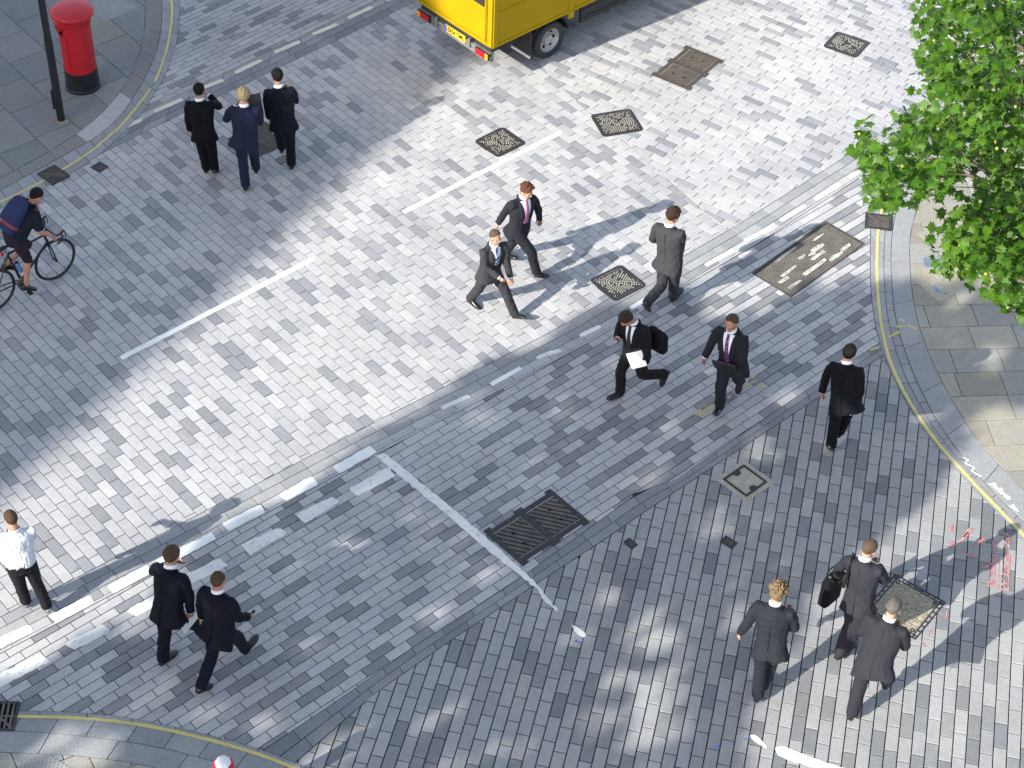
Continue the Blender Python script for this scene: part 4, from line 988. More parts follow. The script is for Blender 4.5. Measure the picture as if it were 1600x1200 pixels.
M['skin2'] = plain('ruddy_skin', (.42, .20, .135), .5, 0, var=.1, scale=14, spec=.4)
M['lip'] = plain('lips', (.32, .12, .10), .5); M['eye'] = plain('eyes', (.05, .04, .035), .25)
M['shirt'] = plain('white_shirt', (.78, .79, .82), .8, var=.04); M['shoe'] = plain('black_leather', (.012, .011, .011), .28, var=.2, spec=.6)
M['greyshoe'] = plain('grey_trainers', (.26, .28, .32), .7, var=.2)
def hairmat(name, c):
    m, nt, b = newmat(name); n = noise(nt, 30, 4, rough=.7, stretch=(3.2, 3.2, .9)); r = ramp(nt, n.outputs[0], [(.3, tuple(x * .5 for x in c)), (.7, tuple(min(1, x * 1.35) for x in c))])
    nt.links.new(r.outputs[0], b.inputs['Base Color']); b.inputs['Roughness'].default_value = .6; b.inputs['Specular IOR Level'].default_value = .15; bump(nt, b, n.outputs[0], .9, .02); return m
M['h_black'] = hairmat('black_hair', (.012, .010, .010)); M['h_dark'] = hairmat('dark_brown_hair', (.045, .026, .018)); M['h_brown'] = hairmat('brown_hair', (.09, .055, .035))
M['h_ginger'] = hairmat('ginger_hair', (.115, .047, .024)); M['h_blond'] = hairmat('blond_hair', (.36, .28, .16)); M['h_fair'] = hairmat('fair_hair', (.20, .14, .08)); M['h_grey'] = hairmat('grey_hair', (.13, .12, .105)); M['h_cop'] = hairmat('reddish_short_hair', (.105, .070, .050))
SUIT = {}
def suit(k, c, **kw): SUIT[k] = cloth('suit_' + k, c, **kw)
suit('navyblack', (.0050, .0056, .0115)); suit('black', (.0040, .0043, .0075)); suit('navy', (.012, .0155, .037)); suit('charcoal', (.018, .018, .0245)); suit('grey', (.036, .0352, .0395)); suit('brownblack', (.0100, .0088, .0115)); suit('slate', (.0155, .0168, .0225)); suit('midgrey', (.0225, .0225, .0285))
M['trouser_black'] = cloth('black_trousers', (.010, .010, .012)); M['short_plum'] = cloth('dark_shorts', (.020, .015, .024)); M['tee'] = cloth('dark_jersey', (.010, .012, .020)); M['shirtcloth'] = cloth('white_shirt_cloth', (.62, .63, .67), bumps=.8, sheen=.0)
def tiemat(name, c1, c2, sc=70):
    m, nt, b = newmat(name); w = nt.nodes.new('ShaderNodeTexWave'); w.inputs['Scale'].default_value = sc / 6.28; w.bands_direction = 'DIAGONAL'
    tc = nt.nodes.new('ShaderNodeTexCoord'); nt.links.new(tc.outputs['Object'], w.inputs[0]); r = ramp(nt, w.outputs[0], [(.45, c1), (.55, c2)]); nt.links.new(r.outputs[0], b.inputs['Base Color']); b.inputs['Roughness'].default_value = .45; return m
M['tie_blue'] = tiemat('striped_blue_tie', (.02, .03, .10), (.30, .36, .50)); M['tie_plum'] = tiemat('striped_plum_tie', (.04, .015, .07), (.22, .06, .18)); M['tie_black'] = plain('dark_tie', (.012, .012, .016), .5); M['pink'] = plain('purple_tie_silk', (.30, .085, .21), .5, var=.1)

RINGS = [(-.145, .202, .146, 0), (-.07, .196, .141, 0), (.0, .185, .132, 0), (.12, .176, .120, .004), (.24, .190, .128, .006), (.34, .203, .130, .002), (.41, .203, .118, -.006), (.452, .182, .099, -.010), (.482, .130, .082, -.012), (.505, .090, .070, -.012), (.525, .070, .064, -.010)]
def person(name_label, q, cloth_, hair='h_dark', skin='skin', jacket=True, trousers=None, front=None, hairt=.018, messy=.0, hairline=(34, -14, -64), flare=(0, 0), bald=0, short=False, shoes='shoe', seed=1, palms=None, curls=(.8, .8), vent=True, hemlen=1.0, group=None, fat=1.0):
    q = dict(zip(PK, q)) if not isinstance(q, dict) else q
    s = q['s']; J = skeleton(q); hip, T, H, nk, hd = J['hip'], J['T'], J['H'], J['neck'], J['head']
    root = empty('person', (q['x'], q['y'], 0), q['yaw']); tag(root, name_label, 'person', group)
    # ---- the body: one continuous surface, then fingers rooted in the palms
    mb = MB(); tp = lambda x, y, z: hip + T @ Vector((x, y, z)) * s
    mb.tube([hip + Vector((0, 0, -.12)) * s, hip + Vector((0, 0, -.04)) * s] + [tp(0, y, z) for z, a, b, y in RINGS[2:]], [(.10 * s, .08 * s), (.15 * s, .105 * s)] + [((a - .035 if z < .44 else a - .012) * s, (b - .03 if z < .44 else b - .012) * s) for z, a, b, y in RINGS[2:]], 16, T @ Vector((1, 0, 0)))
    for S, sd in (('l', -1), ('r', 1)):
        hp, kn, an = J[S + 'hip'], J[S + 'kn'], J[S + 'an']
        bl_ = lambda a, b, t: a + (b - a) * t
        back = (kn - hp).cross(Vector((1, 0, 0))).normalized()
        mb.tube([hp + Vector((0, 0, .03)), bl_(hp, kn, .35), bl_(hp, kn, .85), kn, bl_(kn, an, .25) - Vector((0, .012, 0)) * s, bl_(kn, an, .6), an, an - (an - kn).normalized() * -.03], [.078 * s, .074 * s, .056 * s, .053 * s, .054 * s, .042 * s, .036 * s, .034 * s], 12)
        sh, el, wr = J[S + 'sh'], J[S + 'el'], J[S + 'wr']
        inn = sh + T @ Vector((-sd * .07, 0, -.02)) * s
        mb.tube([inn - T @ Vector((0, 0, .035)) * s, sh - T @ Vector((0, 0, .035)) * s, bl_(sh, el, .4), el, bl_(el, wr, .25), wr + J[S + 'ff'] * .012], [.055 * s, .055 * s, .047 * s, .040 * s, .040 * s, .026 * s], 12)
        if short: # feet are inside the shoes; ankles stay bare
            pass
    hc = lambda x, y, z: hd + H @ Vector((x, y, z)) * s
    mb.tube([nk - T @ Vector((0, 0, .05)) * s, nk + (hd - nk) * .2, hc(0, -.02, -.06), hc(0, -.015, 0)], [.062 * s, .056 * s, .055 * s, .055 * s], 14)
    mb.ball(hc(0, -.010, .028), (.074 * s, .094 * s, .092 * s), H); mb.ball(hc(0, .022, -.045), (.058 * s, .066 * s, .074 * s), H); mb.ball(hc(0, .056, -.088), (.030 * s, .026 * s, .022 * s), H)
    mb.ball(hc(0, .074, .014), (.050 * s, .018 * s, .014 * s), H); mb.tube([hc(0, .080, .012), hc(0, .098, -.018), hc(0, .102, -.028), hc(0, .08, -.034)], [.010 * s, .014 * s, .016 * s, .011 * s], 8)
    for sd in (-1, 1):
        mb.ball(hc(sd * .076, -.004, -.012), (.010 * s, .022 * s, .031 * s), H @ Rz(sd * -.35), nu=10, nv=8); mb.ball(hc(sd * .032, .066, -.024), (.022 * s, .014 * s, .016 * s), H, nu=8, nv=6)
    me = remesh(mb, .0085, 2, .45)
    hb = MB()
    for S, sd in (('l', -1), ('r', 1)):
        pm = (palms or {}).get(S); pm = Vector(pm) if pm else Vector((-sd, .15, 0))
        hand(hb, J[S + 'wr'], J[S + 'ff'], pm, s, sd, curls[0 if sd < 0 else 1])
    bm = bmesh.new(); bm.from_mesh(me); hm = hb.mesh('h'); bm.from_mesh(hm); bm.to_mesh(me); bm.free(); bpy.data.meshes.remove(hm)
    me.name = 'body'; body = link('body', me, M[skin], root, True)
    for sd in (-1, 1):
        e = MB(); e.ball(hc(sd * .031, .077, -.004), (.012 * s, .006 * s, .006 * s), H, nu=8, nv=6); e.build('eye', M['eye'], body, 'all')
    e = MB(); e.ball(hc(0, .084, -.060), (.022 * s, .006 * s, .006 * s), H, nu=8, nv=6); e.build('mouth', M['lip'], body, 'all')
    # ---- hair
    nu, nv = 56, 40; vs = []; fs = []; rg = random.Random(seed); ph = [rg.uniform(0, 6.28) for _ in range(6)]
    f_, s_, b_ = hairline
    for j in range(nv + 1):
        el = D(90 - 162 * j / nv)
        for i in range(nu):
            az = 2 * math.pi * i / nu; ca = math.cos(az)       # az 0 = front
            hl = (s_ + (f_ - s_) * ca ** 1.4) if ca > 0 else (s_ + (b_ - s_) * (-ca) ** .8)
            d = Vector((math.sin(az) * math.cos(el), ca * math.cos(el), math.sin(el)))
            e0 = math.degrees(el); k = max(0.0, min(1.0, (e0 - hl) / 9.0))
            tuft = messy * (math.sin(az * 7 + el * 5 + ph[0]) + math.sin(az * 13 - el * 9 + ph[1]) + math.sin(el * 17 + az * 4 + ph[2])) * .45
            th = (hairt * (1 + tuft)) * (1.0 if e0 > 10 else .62 + .038 * max(0, e0))
            if bald and ca > -.3 and e0 > 38: th *= max(0.0, 1 - bald)
            r = Vector((.074 * d.x, .094 * d.y, .092 * d.z)) if e0 > -8 else Vector((.074 * d.x * .97, .094 * d.y * .98, .092 * d.z))
            p = r * (k * 1.0 + (1 - k) * .88) + d * th * k
            vs.append(hc(0, -.010, .028) + H @ p * s)
    for j in range(nv):
        for i in range(nu): a, b = j * nu + i, j * nu + (i + 1) % nu; fs.append([a, a + nu, b + nu, b])
    hm = MB(); hm.add(vs, fs); ho = hm.build('hair', M[hair], body, 'all', fixn=True); wrinkle(ho.data, (.0035 + .003 * messy) * s, 75, seed + 40, (1, 1, .7))
    # ---- trousers
    mat_t = trousers or cloth_; mb = MB()
    mb.tube([hip + Vector((0, 0, -.13)) * s, hip + Vector((0, 0, -.06)) * s, hip + Vector((0, 0, .02)) * s, hip + T @ Vector((0, 0, .09)) * s], [(.13 * s, .095 * s), (.178 * s * fat, .122 * s), (.176 * s * fat, .124 * s), (.163 * s * fat, .114 * s)], 18, Vector((1, 0, 0)))
    for S, sd in (('l', -1), ('r', 1)):
        hp, kn, an = J[S + 'hip'], J[S + 'kn'], J[S + 'an']; L = lambda a, b, t: a + (b - a) * t
        if short: mb.tube([hp + Vector((0, 0, .02)), L(hp, kn, .4), L(hp, kn, .8), L(hp, kn, 1.0), kn + (an - kn) * .06], [.092 * s, .088 * s, .078 * s, .076 * s, .074 * s], 16)
        else:
            bk = Vector((0, -.012, 0)) * s
            mb.tube([hp + Vector((0, 0, .02)), L(hp, kn, .3), L(hp, kn, .7), L(hp, kn, .95), L(kn, an, .15), L(kn, an, .4) + bk, L(kn, an, .75) + bk * .8, an + (an - kn).normalized() * .03 * s + bk * .5], [.100 * s, .097 * s, .086 * s, .078 * s, .076 * s, .075 * s, .073 * s, (.071 * s, .077 * s)], 16)
    me = remesh(mb, .011, 3); wrinkle(me, .0055 * s, 26, seed, (1, 1, 1.3)); me.name = 'trousers'
    tro = link('shorts' if short else 'trousers', me, mat_t, root, True)
    # ---- shoes
    for S, sd in (('l', -1), ('r', 1)):
        an, a = J[S + 'an'], q[S + 'ft']; fd = Vector((0, math.cos(a), math.sin(a))); fu = Vector((0, -math.sin(a), math.cos(a))); x = Vector((1, 0, 0)); mb = MB(); sole = MB()
        vs = []; n = 12; prof = [(-.068, .022, .050), (-.060, .032, .088), (-.02, .036, .098), (.03, .037, .088), (.08, .042, .066), (.13, .046, .052), (.175, .042, .040), (.205, .028, .030), (.218, .010, .018)]
        for y, w, h in prof:
            for k in range(n):
                th = 2 * math.pi * k / n; cx, sz = math.cos(th), math.sin(th); z = max(-.004, (h * (.5 + .5 * sz) ** .8) - .004) if sz > -.4 else 0
                vs.append(an + (fd * y + x * (w * cx * (1.0 if sz < .3 else 1 - .35 * (sz - .3))) + fu * (z - .078)) * s)
        fs = [[i * n + k, (i + 1) * n + k, (i + 1) * n + (k + 1) % n, i * n + (k + 1) % n] for i in range(len(prof) - 1) for k in range(n)] + [list(range(n)), [(len(prof) - 1) * n + k for k in range(n - 1, -1, -1)]]
        mb.add(vs, fs); sh_ = mb.build('shoe', M[shoes], root, 'all', fixn=True)
        pts = [(-.07, .02), (-.05, .034), (.02, .036), (.09, .044), (.14, .048), (.19, .038), (.222, .012)]
        ol = [an + (fd * y + x * w - fu * .079) * s for y, w in pts] + [an + (fd * y - x * w - fu * .079) * s for y, w in pts[::-1]]
        sole.add([p + fu * .010 * s for p in ol] + [p - fu * .006 * s for p in ol], [list(range(len(ol))), list(range(2 * len(ol) - 1, len(ol) - 1, -1))] + [[i, (i + 1) % len(ol), len(ol) + (i + 1) % len(ol), len(ol) + i] for i in range(len(ol))])
        sole.build('sole', M['blackmatt'], sh_, fixn=True)
    # ---- jacket or shirt
    sl_end = 1.0; mb = MB(); X = T @ Vector((1, 0, 0)); Tm = Rz(q['tw']) @ Ry(q['ls'] * .5) @ Rx(-q['lf'] * .45); fx, fy = flare; rg = random.Random(seed + 5); p1, p2 = rg.uniform(0, 6), rg.uniform(0, 6)
    P = []; R = []
    rings = RINGS if jacket else [(-.02, .172, .120, 0), (.03, .19, .135, 0), (.10, .192, .135, 0)] + RINGS[4:]
    for z, a, b, y in rings:
        if z < 0:
            k = (-z / .145); zz = z * hemlen; P.append(hip + Tm @ Vector((fx * k, fy * k + y, zz)) * s); R.append((a * fat * (1 + .10 * k + abs(fx) * .5 * k) * s, b * (1 + .12 * k + abs(fy) * .9 * k) * s))
        else: P.append(tp(0, y, z)); R.append((a * fat * s if z < .3 else a * s, b * (fat if z < .3 else 1) * s))
    rip = (lambda i, th: 1 + (.045 * math.sin(3 * th + p1) + .03 * math.sin(5 * th + p2)) * max(0, 1 - i / 3.0)) if jacket else None
    mb.tube(P, R, 24, X, wob=rip, power=2.25)
    for S, sd in (('l', -1), ('r', 1)):
        sh, el, wr = J[S + 'sh'], J[S + 'el'], J[S + 'wr']; L = lambda a, b, t: a + (b - a) * t
        inn = sh + T @ Vector((-sd * .075, 0, -.015)) * s; mid = L(sh, el, .94) * .8 + (L(sh, el, .98) + L(el, wr, .06)) * .1
        if short: mb.tube([inn - T @ Vector((0, 0, .025)) * s, sh + T @ Vector((sd * .004, 0, -.022)) * s, L(sh, el, .4), L(sh, el, .85)], [.075 * s, .072 * s, .070 * s, .068 * s], 16)
        elif jacket: mb.tube([inn - T @ Vector((0, 0, .035)) * s, sh + T @ Vector((sd * .004, 0, -.030)) * s, L(sh, el, .35), L(sh, el, .75), mid, L(el, wr, .12), L(el, wr, .5), L(el, wr, .97)], [.078 * s, .071 * s, .070 * s, .063 * s, .060 * s, .059 * s, .054 * s, .050 * s], 16)
        else: mb.tube([inn - T @ Vector((0, 0, .03)) * s, sh + T @ Vector((sd * .002, 0, -.028)) * s, L(sh, el, .35), L(sh, el, .8), mid, L(el, wr, .12), L(el, wr, .5), L(el, wr, .97)], [.074 * s, .066 * s, .066 * s, .060 * s, .058 * s, .056 * s, .048 * s, .040 * s], 16)
    me = remesh(mb, .0105, 3); wrinkle(me, (.0042 if jacket else .006) * s, 24 if jacket else 30, seed + 3, (1, 1, .75) if jacket else (1.3, 1.3, .5))
    wrinkle(me, .006 * s, 10, seed + 9, (1, 1, 1))
    me.name = 'jacket' if jacket else 'top'; jk = link('jacket' if jacket else ('jersey' if short else 'shirt'), me, cloth_ if not (not jacket and not short) else M['shirtcloth'], root, True)
    if jacket and vent:
        def backpt(z, x=0.0):
            zs = [r_[0] for r_ in RINGS]; b = float(np.interp(z, zs, [r_[2] for r_ in RINGS])); y = float(np.interp(z, zs, [r_[3] for r_ in RINGS])); b *= fat if z < .3 else 1
            if z < 0:
                k = -z / .145; return hip + (Tm @ Vector((fx * k + x, fy * k + y - b * (1 + .12 * k + abs(fy) * .9 * k) - .001, z * hemlen))) * s
            return tp(x, y - b - .001, z)
        vm = MB(); vm.tube([backpt(z) for z in np.linspace(-.15, .02, 8)], [(.0035 * s, .009 * s)] * 8, 6, X); vm.build('vent', M['void'], jk)
        vm = MB(); vm.tube([backpt(z) for z in np.linspace(.02, .44, 12)], [(.0025 * s, .008 * s)] * 12, 6, X); vm.build('back_seam', cloth_, jk, 'all')
    # ---- shirt collar, front and cuffs
    if jacket:
        mb = MB(); ax = (hd - nk).normalized() * .35 + T @ Vector((0, 0, 1)) * .65; ax.normalize(); c0 = nk + T @ Vector((0, .004, 0)) * s
        n = 22; vs = []
        for rr_, zz in ((.069, -.035), (.071, .024), (.066, .046), (.061, .044), (.060, -.03)):
            for k in range(n):
                th = 2 * math.pi * k / n; fr = max(0, math.sin(th)) ** 2
                vs.append(c0 + (T @ Vector((rr_ * math.cos(th), rr_ * math.sin(th) * 1.04, 0)) + ax * (zz - fr * .022)) * s)
        fs = [[i * n + k, i * n + (k + 1) % n, (i + 1) * n + (k + 1) % n, (i + 1) * n + k] for i in range(4) for k in range(n)]
        mb.add(vs, fs)
        for S, sd in (('l', -1), ('r', 1)):
            cm = MB(); wr, ff = J[S + 'wr'], J[S + 'ff']; cm.tube([wr - ff * .03, wr + ff * .012 * s], [.0375 * s, .036 * s], 14); cm.build('cuff', M['shirt'], root, 'all', fixn=True)
        sh_ = mb.build('shirt_collar', M['shirt'], root, 'all', fixn=True)
        # jacket collar roll
        cb = MB(); n = 20
        pts = [c0 + (T @ Vector((.083 * math.cos(t), .079 * math.sin(t) - .004, -.012 - .045 * max(0, math.sin(t))))) * s for t in np.linspace(D(-230), D(50), n)]
        cb.tube(pts, [(.011 * s, .022 * s)] * n, 8, T @ Vector((0, 0, 1))); cb.build('collar', cloth_, jk, 'all', fixn=True)
        if front:
            zt, zb_, wt, tie = front['top'], front['bot'], front['w'], front.get('tie')
            def fy_(x, z):
                zs = [r[0] for r in RINGS]; a = np.interp(z, zs, [r[1] for r in RINGS]) * (fat if z < .3 else 1); b = np.interp(z, zs, [r[2] for r in RINGS]) * (fat if z < .3 else 1); y = np.interp(z, zs, [r[3] for r in RINGS])
                return y + b * max(.05, 1 - (abs(x) / a) ** 2.25) ** (1 / 2.25)
            def panel(name, xf, z0, z1, off, mat, par, nx=7, nz=16):
                m_ = MB(); vs = []
                for lay in (off, off - .022):
                    for j in range(nz + 1):
                        z = z0 + (z1 - z0) * j / nz; xa, xb = xf(j / nz, z)
                        for i in range(nx + 1):
                            x = xa + (xb - xa) * i / nx; vs.append(tp(x, fy_(x, z) + lay, z))
                st = nx + 1; N_ = st * (nz + 1)
                fs = [[j * st + i, j * st + i + 1, (j + 1) * st + i + 1, (j + 1) * st + i] for j in range(nz) for i in range(nx)]
                fs += [[N_ + p for p in f[::-1]] for f in fs]
                rim = [i for i in range(st)] + [j * st + nx for j in range(1, nz + 1)] + [nz * st + i for i in range(nx - 1, -1, -1)] + [j * st for j in range(nz - 1, 0, -1)]
                fs += [[rim[(k + 1) % len(rim)], rim[k], N_ + rim[k], N_ + rim[(k + 1) % len(rim)]] for k in range(len(rim))]
                m_.add(vs, fs); return m_.build(name, mat, par, 'all', fixn=True)
            panel('shirt_front', lambda t, z: (-wt * t ** .9 - .004, wt * t ** .9 + .004), zb_, zt, .012, M['shirt'], sh_)
            for sd in (-1, 1):
                panel('lapel', lambda t, z, sd=sd: tuple(sorted((sd * (wt * t ** .9), sd * (wt * t ** .9 + .018 + .055 * math.sin(min(1, t * 1.15) * 2.6) ** 1)))), zb_, zt - .015, .019, cloth_, jk, nx=4)
            if tie: panel('tie', lambda t, z: (-.036 + .018 * t, .036 - .018 * t), max(zb_ - .02, zb_ * .7) if front.get('long') else zb_ + .01, zt + .012, .023, tie, sh_, nx=4)
            if front.get('open'):
                panel('lining_edge', lambda t, z: (-.012, .012), -.05, zb_, .010, cloth_, jk, nx=2)
    else:
        mb = MB(); c0 = nk + T @ Vector((0, .004, 0)) * s; n = 22; vs = []
        for rr_, zz in ((.080, -.03), (.076, .020), (.068, .030), (.062, .012), (.060, -.02)):
            for k in range(n):
                th = 2 * math.pi * k / n; vs.append(c0 + T @ Vector((rr_ * math.cos(th), rr_ * math.sin(th), zz - .018 * max(0, math.sin(th)))) * s)
        mb.add(vs, [[i * n + k, i * n + (k + 1) % n, (i + 1) * n + (k + 1) % n, (i + 1) * n + k] for i in range(4) for k in range(n)])
        mb.build('collar', M['shirtcloth'] if not short else cloth_, jk, 'all', fixn=True)
        if not short:
            mb = MB(); n = 26; pts = [hip + T @ Vector((.172 * fat * math.cos(t), .122 * math.sin(t), .055)) * s for t in np.linspace(0, 6.2832, n)]
            mb.tube(pts, [(.022 * s, .009 * s)] * n, 6, T @ Vector((0, 0, 1))); mb.build('belt', M['shoe'], tro, 'all')
    Wm = Matrix.Translation((q['x'], q['y'], 0)) @ Matrix.Rotation(q['yaw'], 4, 'Z')
    return root, J, Wm
def carried(name, label, cat, mb_parts, Wm, loc, rot=None):
    """a thing held in a hand or over a shoulder: its own object, placed where the hand is"""
    r = empty(name, (0, 0, 0)); R = (Wm.to_3x3() @ (rot or Matrix.Identity(3))).to_4x4(); R.translation = Wm @ loc; r.matrix_world = R; tag(r, label, cat)
    for nm, mb, mat in mb_parts: mb.build(nm, mat, r, fixn=True)
    return r
def frame(f, n):
    """rotation whose y axis runs along f and z axis near n"""
    f = f.normalized(); n = (n - f * n.dot(f)).normalized(); x = f.cross(n); return Matrix((x, f, n)).transposed()
M['paper'] = plain('paper', (.78, .78, .78), .8, var=.03); M['folder'] = plain('black_folder', (.014, .012, .014), .45); M['phone'] = plain('phone', (.012, .012, .014), .25); M['bagcloth'] = cloth('black_bag', (.006, .006, .008), bumps=.2); M['buckle'] = plain('buckle', (.5, .46, .36), .35, .8)
POSES = {
    'T1': [-4.7246, 22.1668, -0.035, 0.9307, 0.2009, -0.0723, 0.0518, 0.9392, 0.124, 0.0356, 0.2349, -0.035, 0.0476, -0.0, 0.2239, -0.0057, 0.0434, -0.5051, -0.1173, 0.083, 0.2806, 0.0137, 0.9082, -0.0034, 2.618, -0.3491],
    'T2': [-4.084, 22.0232, 0.0682, 0.9743, 0.2093, -0.0038, -0.0572, 0.9424, 0.1812, 0.0248, 0.0968, -0.0391, 0.2158, -0.1524, 0.4541, -0.0064, 0.0352, 0.0, 0.2127, 0.404, 2.3883, -0.539, 0.2031, 0.1182, 1.7453, -0.0873],
    'T3': [-3.5934, 22.5335, 0.0497, 0.9878, 0.2891, -0.0776, 0.0688, 0.9281, 0.2178, 0.1723, 0.5015, 0.0006, 0.0235, 0.0, 0.1292, -0.0164, 0.0348, 0.0, 0.0325, 0.0159, 0.2294, -0.0472, 0.2848, 0.174, 1.7453, -0.3491],
    'P4': [-0.3807, 19.4123, -2.2478, 0.9048, 0.0897, -0.0795, -0.2856, 0.7929, 0.0331, -0.0477, 0.5476, 0.1326, 0.1779, 0.5022, -0.3901, -0.117, 0.1217, -0.1106, 0.4197, -0.0757, 0.4363, 0.0524, 0.2149, -0.022, 1.0785, -0.4588],
    'P5': [-0.0028, 20.3571, -2.1648, 0.9421, -0.014, -0.1403, -0.3326, 0.8348, 0.2756, 0.0076, -0.3909, 0.0944, 0.044, 0.3827, 0.6798, -0.1805, 0.5119, 0.4411, 0.0358, 0.3443, -0.1907, 0.2904, -0.4677, 0.2332, -0.3668, 0.1704],
    'P6': [2.0985, 19.6672, -0.6435, 1.0131, 0.123, -0.1789, 0.0281, 0.9177, 0.149, -0.3766, -0.1188, -0.1249, 1.4451, -0.9901, 0.3291, -0.1347, 0.0132, 0.2461, -0.0134, 0.2257, 1.3963, -0.5236, 0.111, -0.0076, 0.1638, -0.0872],
    'P7': [1.6006, 17.8452, -4.0763, 0.9356, 0.0995, 0.1134, 0.3847, 0.864, 0.731, -0.2598, -0.187, 0.0483, 0.991, -1.126, 0.3737, 0.0187, 0.446, 0.1874, -0.1262, 0.2095, 0.2676, -0.051, -0.0103, 0.1358, 2.1462, -0.3834],
    'P8': [2.87, 17.679, -3.5018, 0.9872, 0.0951, 0.1386, -0.2259, 0.9134, 0.1555, -0.0162, -0.3118, -0.0518, 0.4799, -1.0428, 0.3444, -0.0125, 0.5671, 0.4256, 0.1919, 0.2158, -0.0391, -0.4012, 0.0997, 0.2553, 0.0817, 0.2086],
    'P9': [4.2238, 16.8873, -0.4799, 0.9654, 0.2299, -0.1692, -0.0149, 1.0184, 0.0449, -0.0247, 0.0469, -0.0379, 0.0316, -0.8087, 0.3943, -0.1469, 0.1856, 0.0, -0.0589, 0.2252, 0.0883, 0.0364, -0.3617, 0.3202, 0.0726, -0.0495],
    'P10': [3.0062, 12.9496, -0.322, 0.9815, 0.3279, -0.1294, -0.0462, 0.9637, 0.1969, -0.0149, -0.0506, -0.081, 0.0408, -0.235, 0.2876, -0.107, 0.3971, 0.0, -0.4362, 0.2526, 0.2113, 0.2598, 0.0301, 0.2657, 1.4835, -0.3491],
    'P11': [4.0686, 13.6613, -0.7629, 0.9916, 0.3043, -0.1908, 0.1789, 0.9521, 0.1896, -0.1275, 0.035, -0.1231, 0.4527, -0.3288, 0.0702, -0.1133, 0.1481, -0.0, 0.0134, 0.3792, 0.4738, 0.0668, 0.3538, 0.2351, 1.4835, -0.6981],
    'P12': [4.142, 12.7456, -0.4668, 1.0088, 0.4128, -0.0173, -0.0149, 1.0025, 0.2258, -0.0921, -0.104, -0.0109, 0.0277, -0.3151, 0.549, 0.0366, 0.0288, 0.0, -0.0147, 0.2111, 1.3963, -0.5236, 0.1043, 0.1918, 1.5708, -0.5236],
    'P13': [-5.5367, 13.7129, 0.5309, 0.9156, 0.1887, 0.038, -0.1331, 0.8869, 0.2085, 0.1684, 0.1897, -0.0781, 0.0355, 0.0, 0.0882, 0.1154, 0.3497, -0.2519, -0.0187, 0.0873, 0.2172, -0.0241, 0.4946, 0.0751, 2.0944, -0.5236],
    'P14': [-3.7356, 13.0729, -0.6053, 0.9977, 0.4125, -0.1565, 0.0887, 0.9505, 0.1672, -0.0536, -0.0152, 0.0186, 0.1631, -0.0775, 0.5752, -0.1329, 0.0121, 0.0, -0.1654, 0.3179, 1.9199, -1.0472, -0.0114, 0.2083, -0.0859, 0.0161],
    'P15': [-3.1381, 12.8805, -0.5691, 0.9701, 0.2188, -0.1102, 0.0648, 0.8989, 0.1213, -0.0805, -0.1765, -0.0313, 0.4788, -0.4451, 0.6047, -0.1177, 0.2168, 0.3549, -0.0885, 0.267, -0.0063, 0.0214, 0.0514, 0.1999, 0.8121, 0.007],
    'CY': [-6.89, 19.3618, -0.7569, 0.9553, 0.7783, -0.0017, 0.0147, 1.0618, 0.5898, -0.2023, 0.6666, 0.0529, 1.8281, -0.2898, 0.2703, 0.0178, 0.5396, -0.5244, 0.9428, 0.1059, 0.091, -0.0208, -0.1089, 0.125, 0.8069, -0.0722],
}
P_ = {k: dict(zip(PK, v)) for k, v in POSES.items()}
def pose(k, **kw):
    for n, v in kw.items(): P_[k][n] = D(v)
pose('T1', ruf=42, rua=18, rff=126, rfa=-44)
pose('P9', ls=-14, lf=18, rfl=36, rkn=36)
pose('P13', ruf=22, rua=0, rff=85, rfa=-45)
pose('P14', luf=15, lua=30, lff=115, lfa=-40)
def book(w, h, t, mat, edge=None):
    a = MB(); a.box((0, 0, 0), (w, h, t)); out = [('cover', a, mat)]
    if edge:
        b = MB(); b.box((.004, 0, 0), (w - .002, h - .012, t * .6)); out.append(('pages', b, edge))
    return out
S_ = SUIT
# the far trio, walking away
r, J, W = person('person in a black suit, left of the far trio, papers in left hand', P_['T1'], S_['black'], 'h_black', seed=11)
carried('papers', 'folded white papers held by the man at the left of the far trio', 'papers', book(.012, .30, .22, M['paper']), W, J['lwr'] + J['lff'] * .10 + Vector((.04, 0, -.02)), Rx(.25))
r, J, W = person('fair-haired person in a navy suit in the middle of the far trio', P_['T2'], S_['navy'], 'h_blond', hairt=.026, messy=.35, seed=12, flare=(-.05, -.05), hemlen=1.15, hairline=(30, -20, -64), fat=1.05)
carried('folder', 'black folder held up in front by the fair-haired man of the far trio', 'folder', book(.22, .30, .015, M['folder'], M['paper']), W, J['neck'] + Vector((.13, .27, -.16)), Rx(D(60)) @ Rz(.15))
r, J, W = person('tall black-haired person in a black suit, right of the far trio', P_['T3'], S_['navyblack'], 'h_black', seed=13, fat=1.04)
carried('notebook', 'white-edged notebook held by the tall man at the right of the far trio', 'notebook', book(.014, .30, .21, M['paper']), W, J['lwr'] + J['lff'] * .08 + Vector((.05, 0, 0)), Rx(.1))
# the two in the sun
person('short-haired person in a grey suit and striped blue tie striding in sunlight', P_['P4'], S_['grey'], 'h_cop', 'skin', front=dict(top=.50, bot=.24, w=.075, tie=M['tie_blue']), hairt=.011, seed=14, hairline=(38, -4, -58), curls=(.9, 1.0))
person('ginger-haired person in a dark suit and purple tie looking down in the sunlight', P_['P5'], S_['charcoal'], 'h_ginger', 'skin', front=dict(top=.50, bot=.14, w=.085, tie=M['pink']), hairt=.026, messy=.5, seed=15, flare=(0, -.06))
person('brown-haired person in a grey suit striding away by the studded cover', P_['P6'], S_['grey'], 'h_dark', 'skin2', hairt=.024, messy=.3, seed=16, flare=(-.02, -.05), hemlen=1.1, fat=1.04)
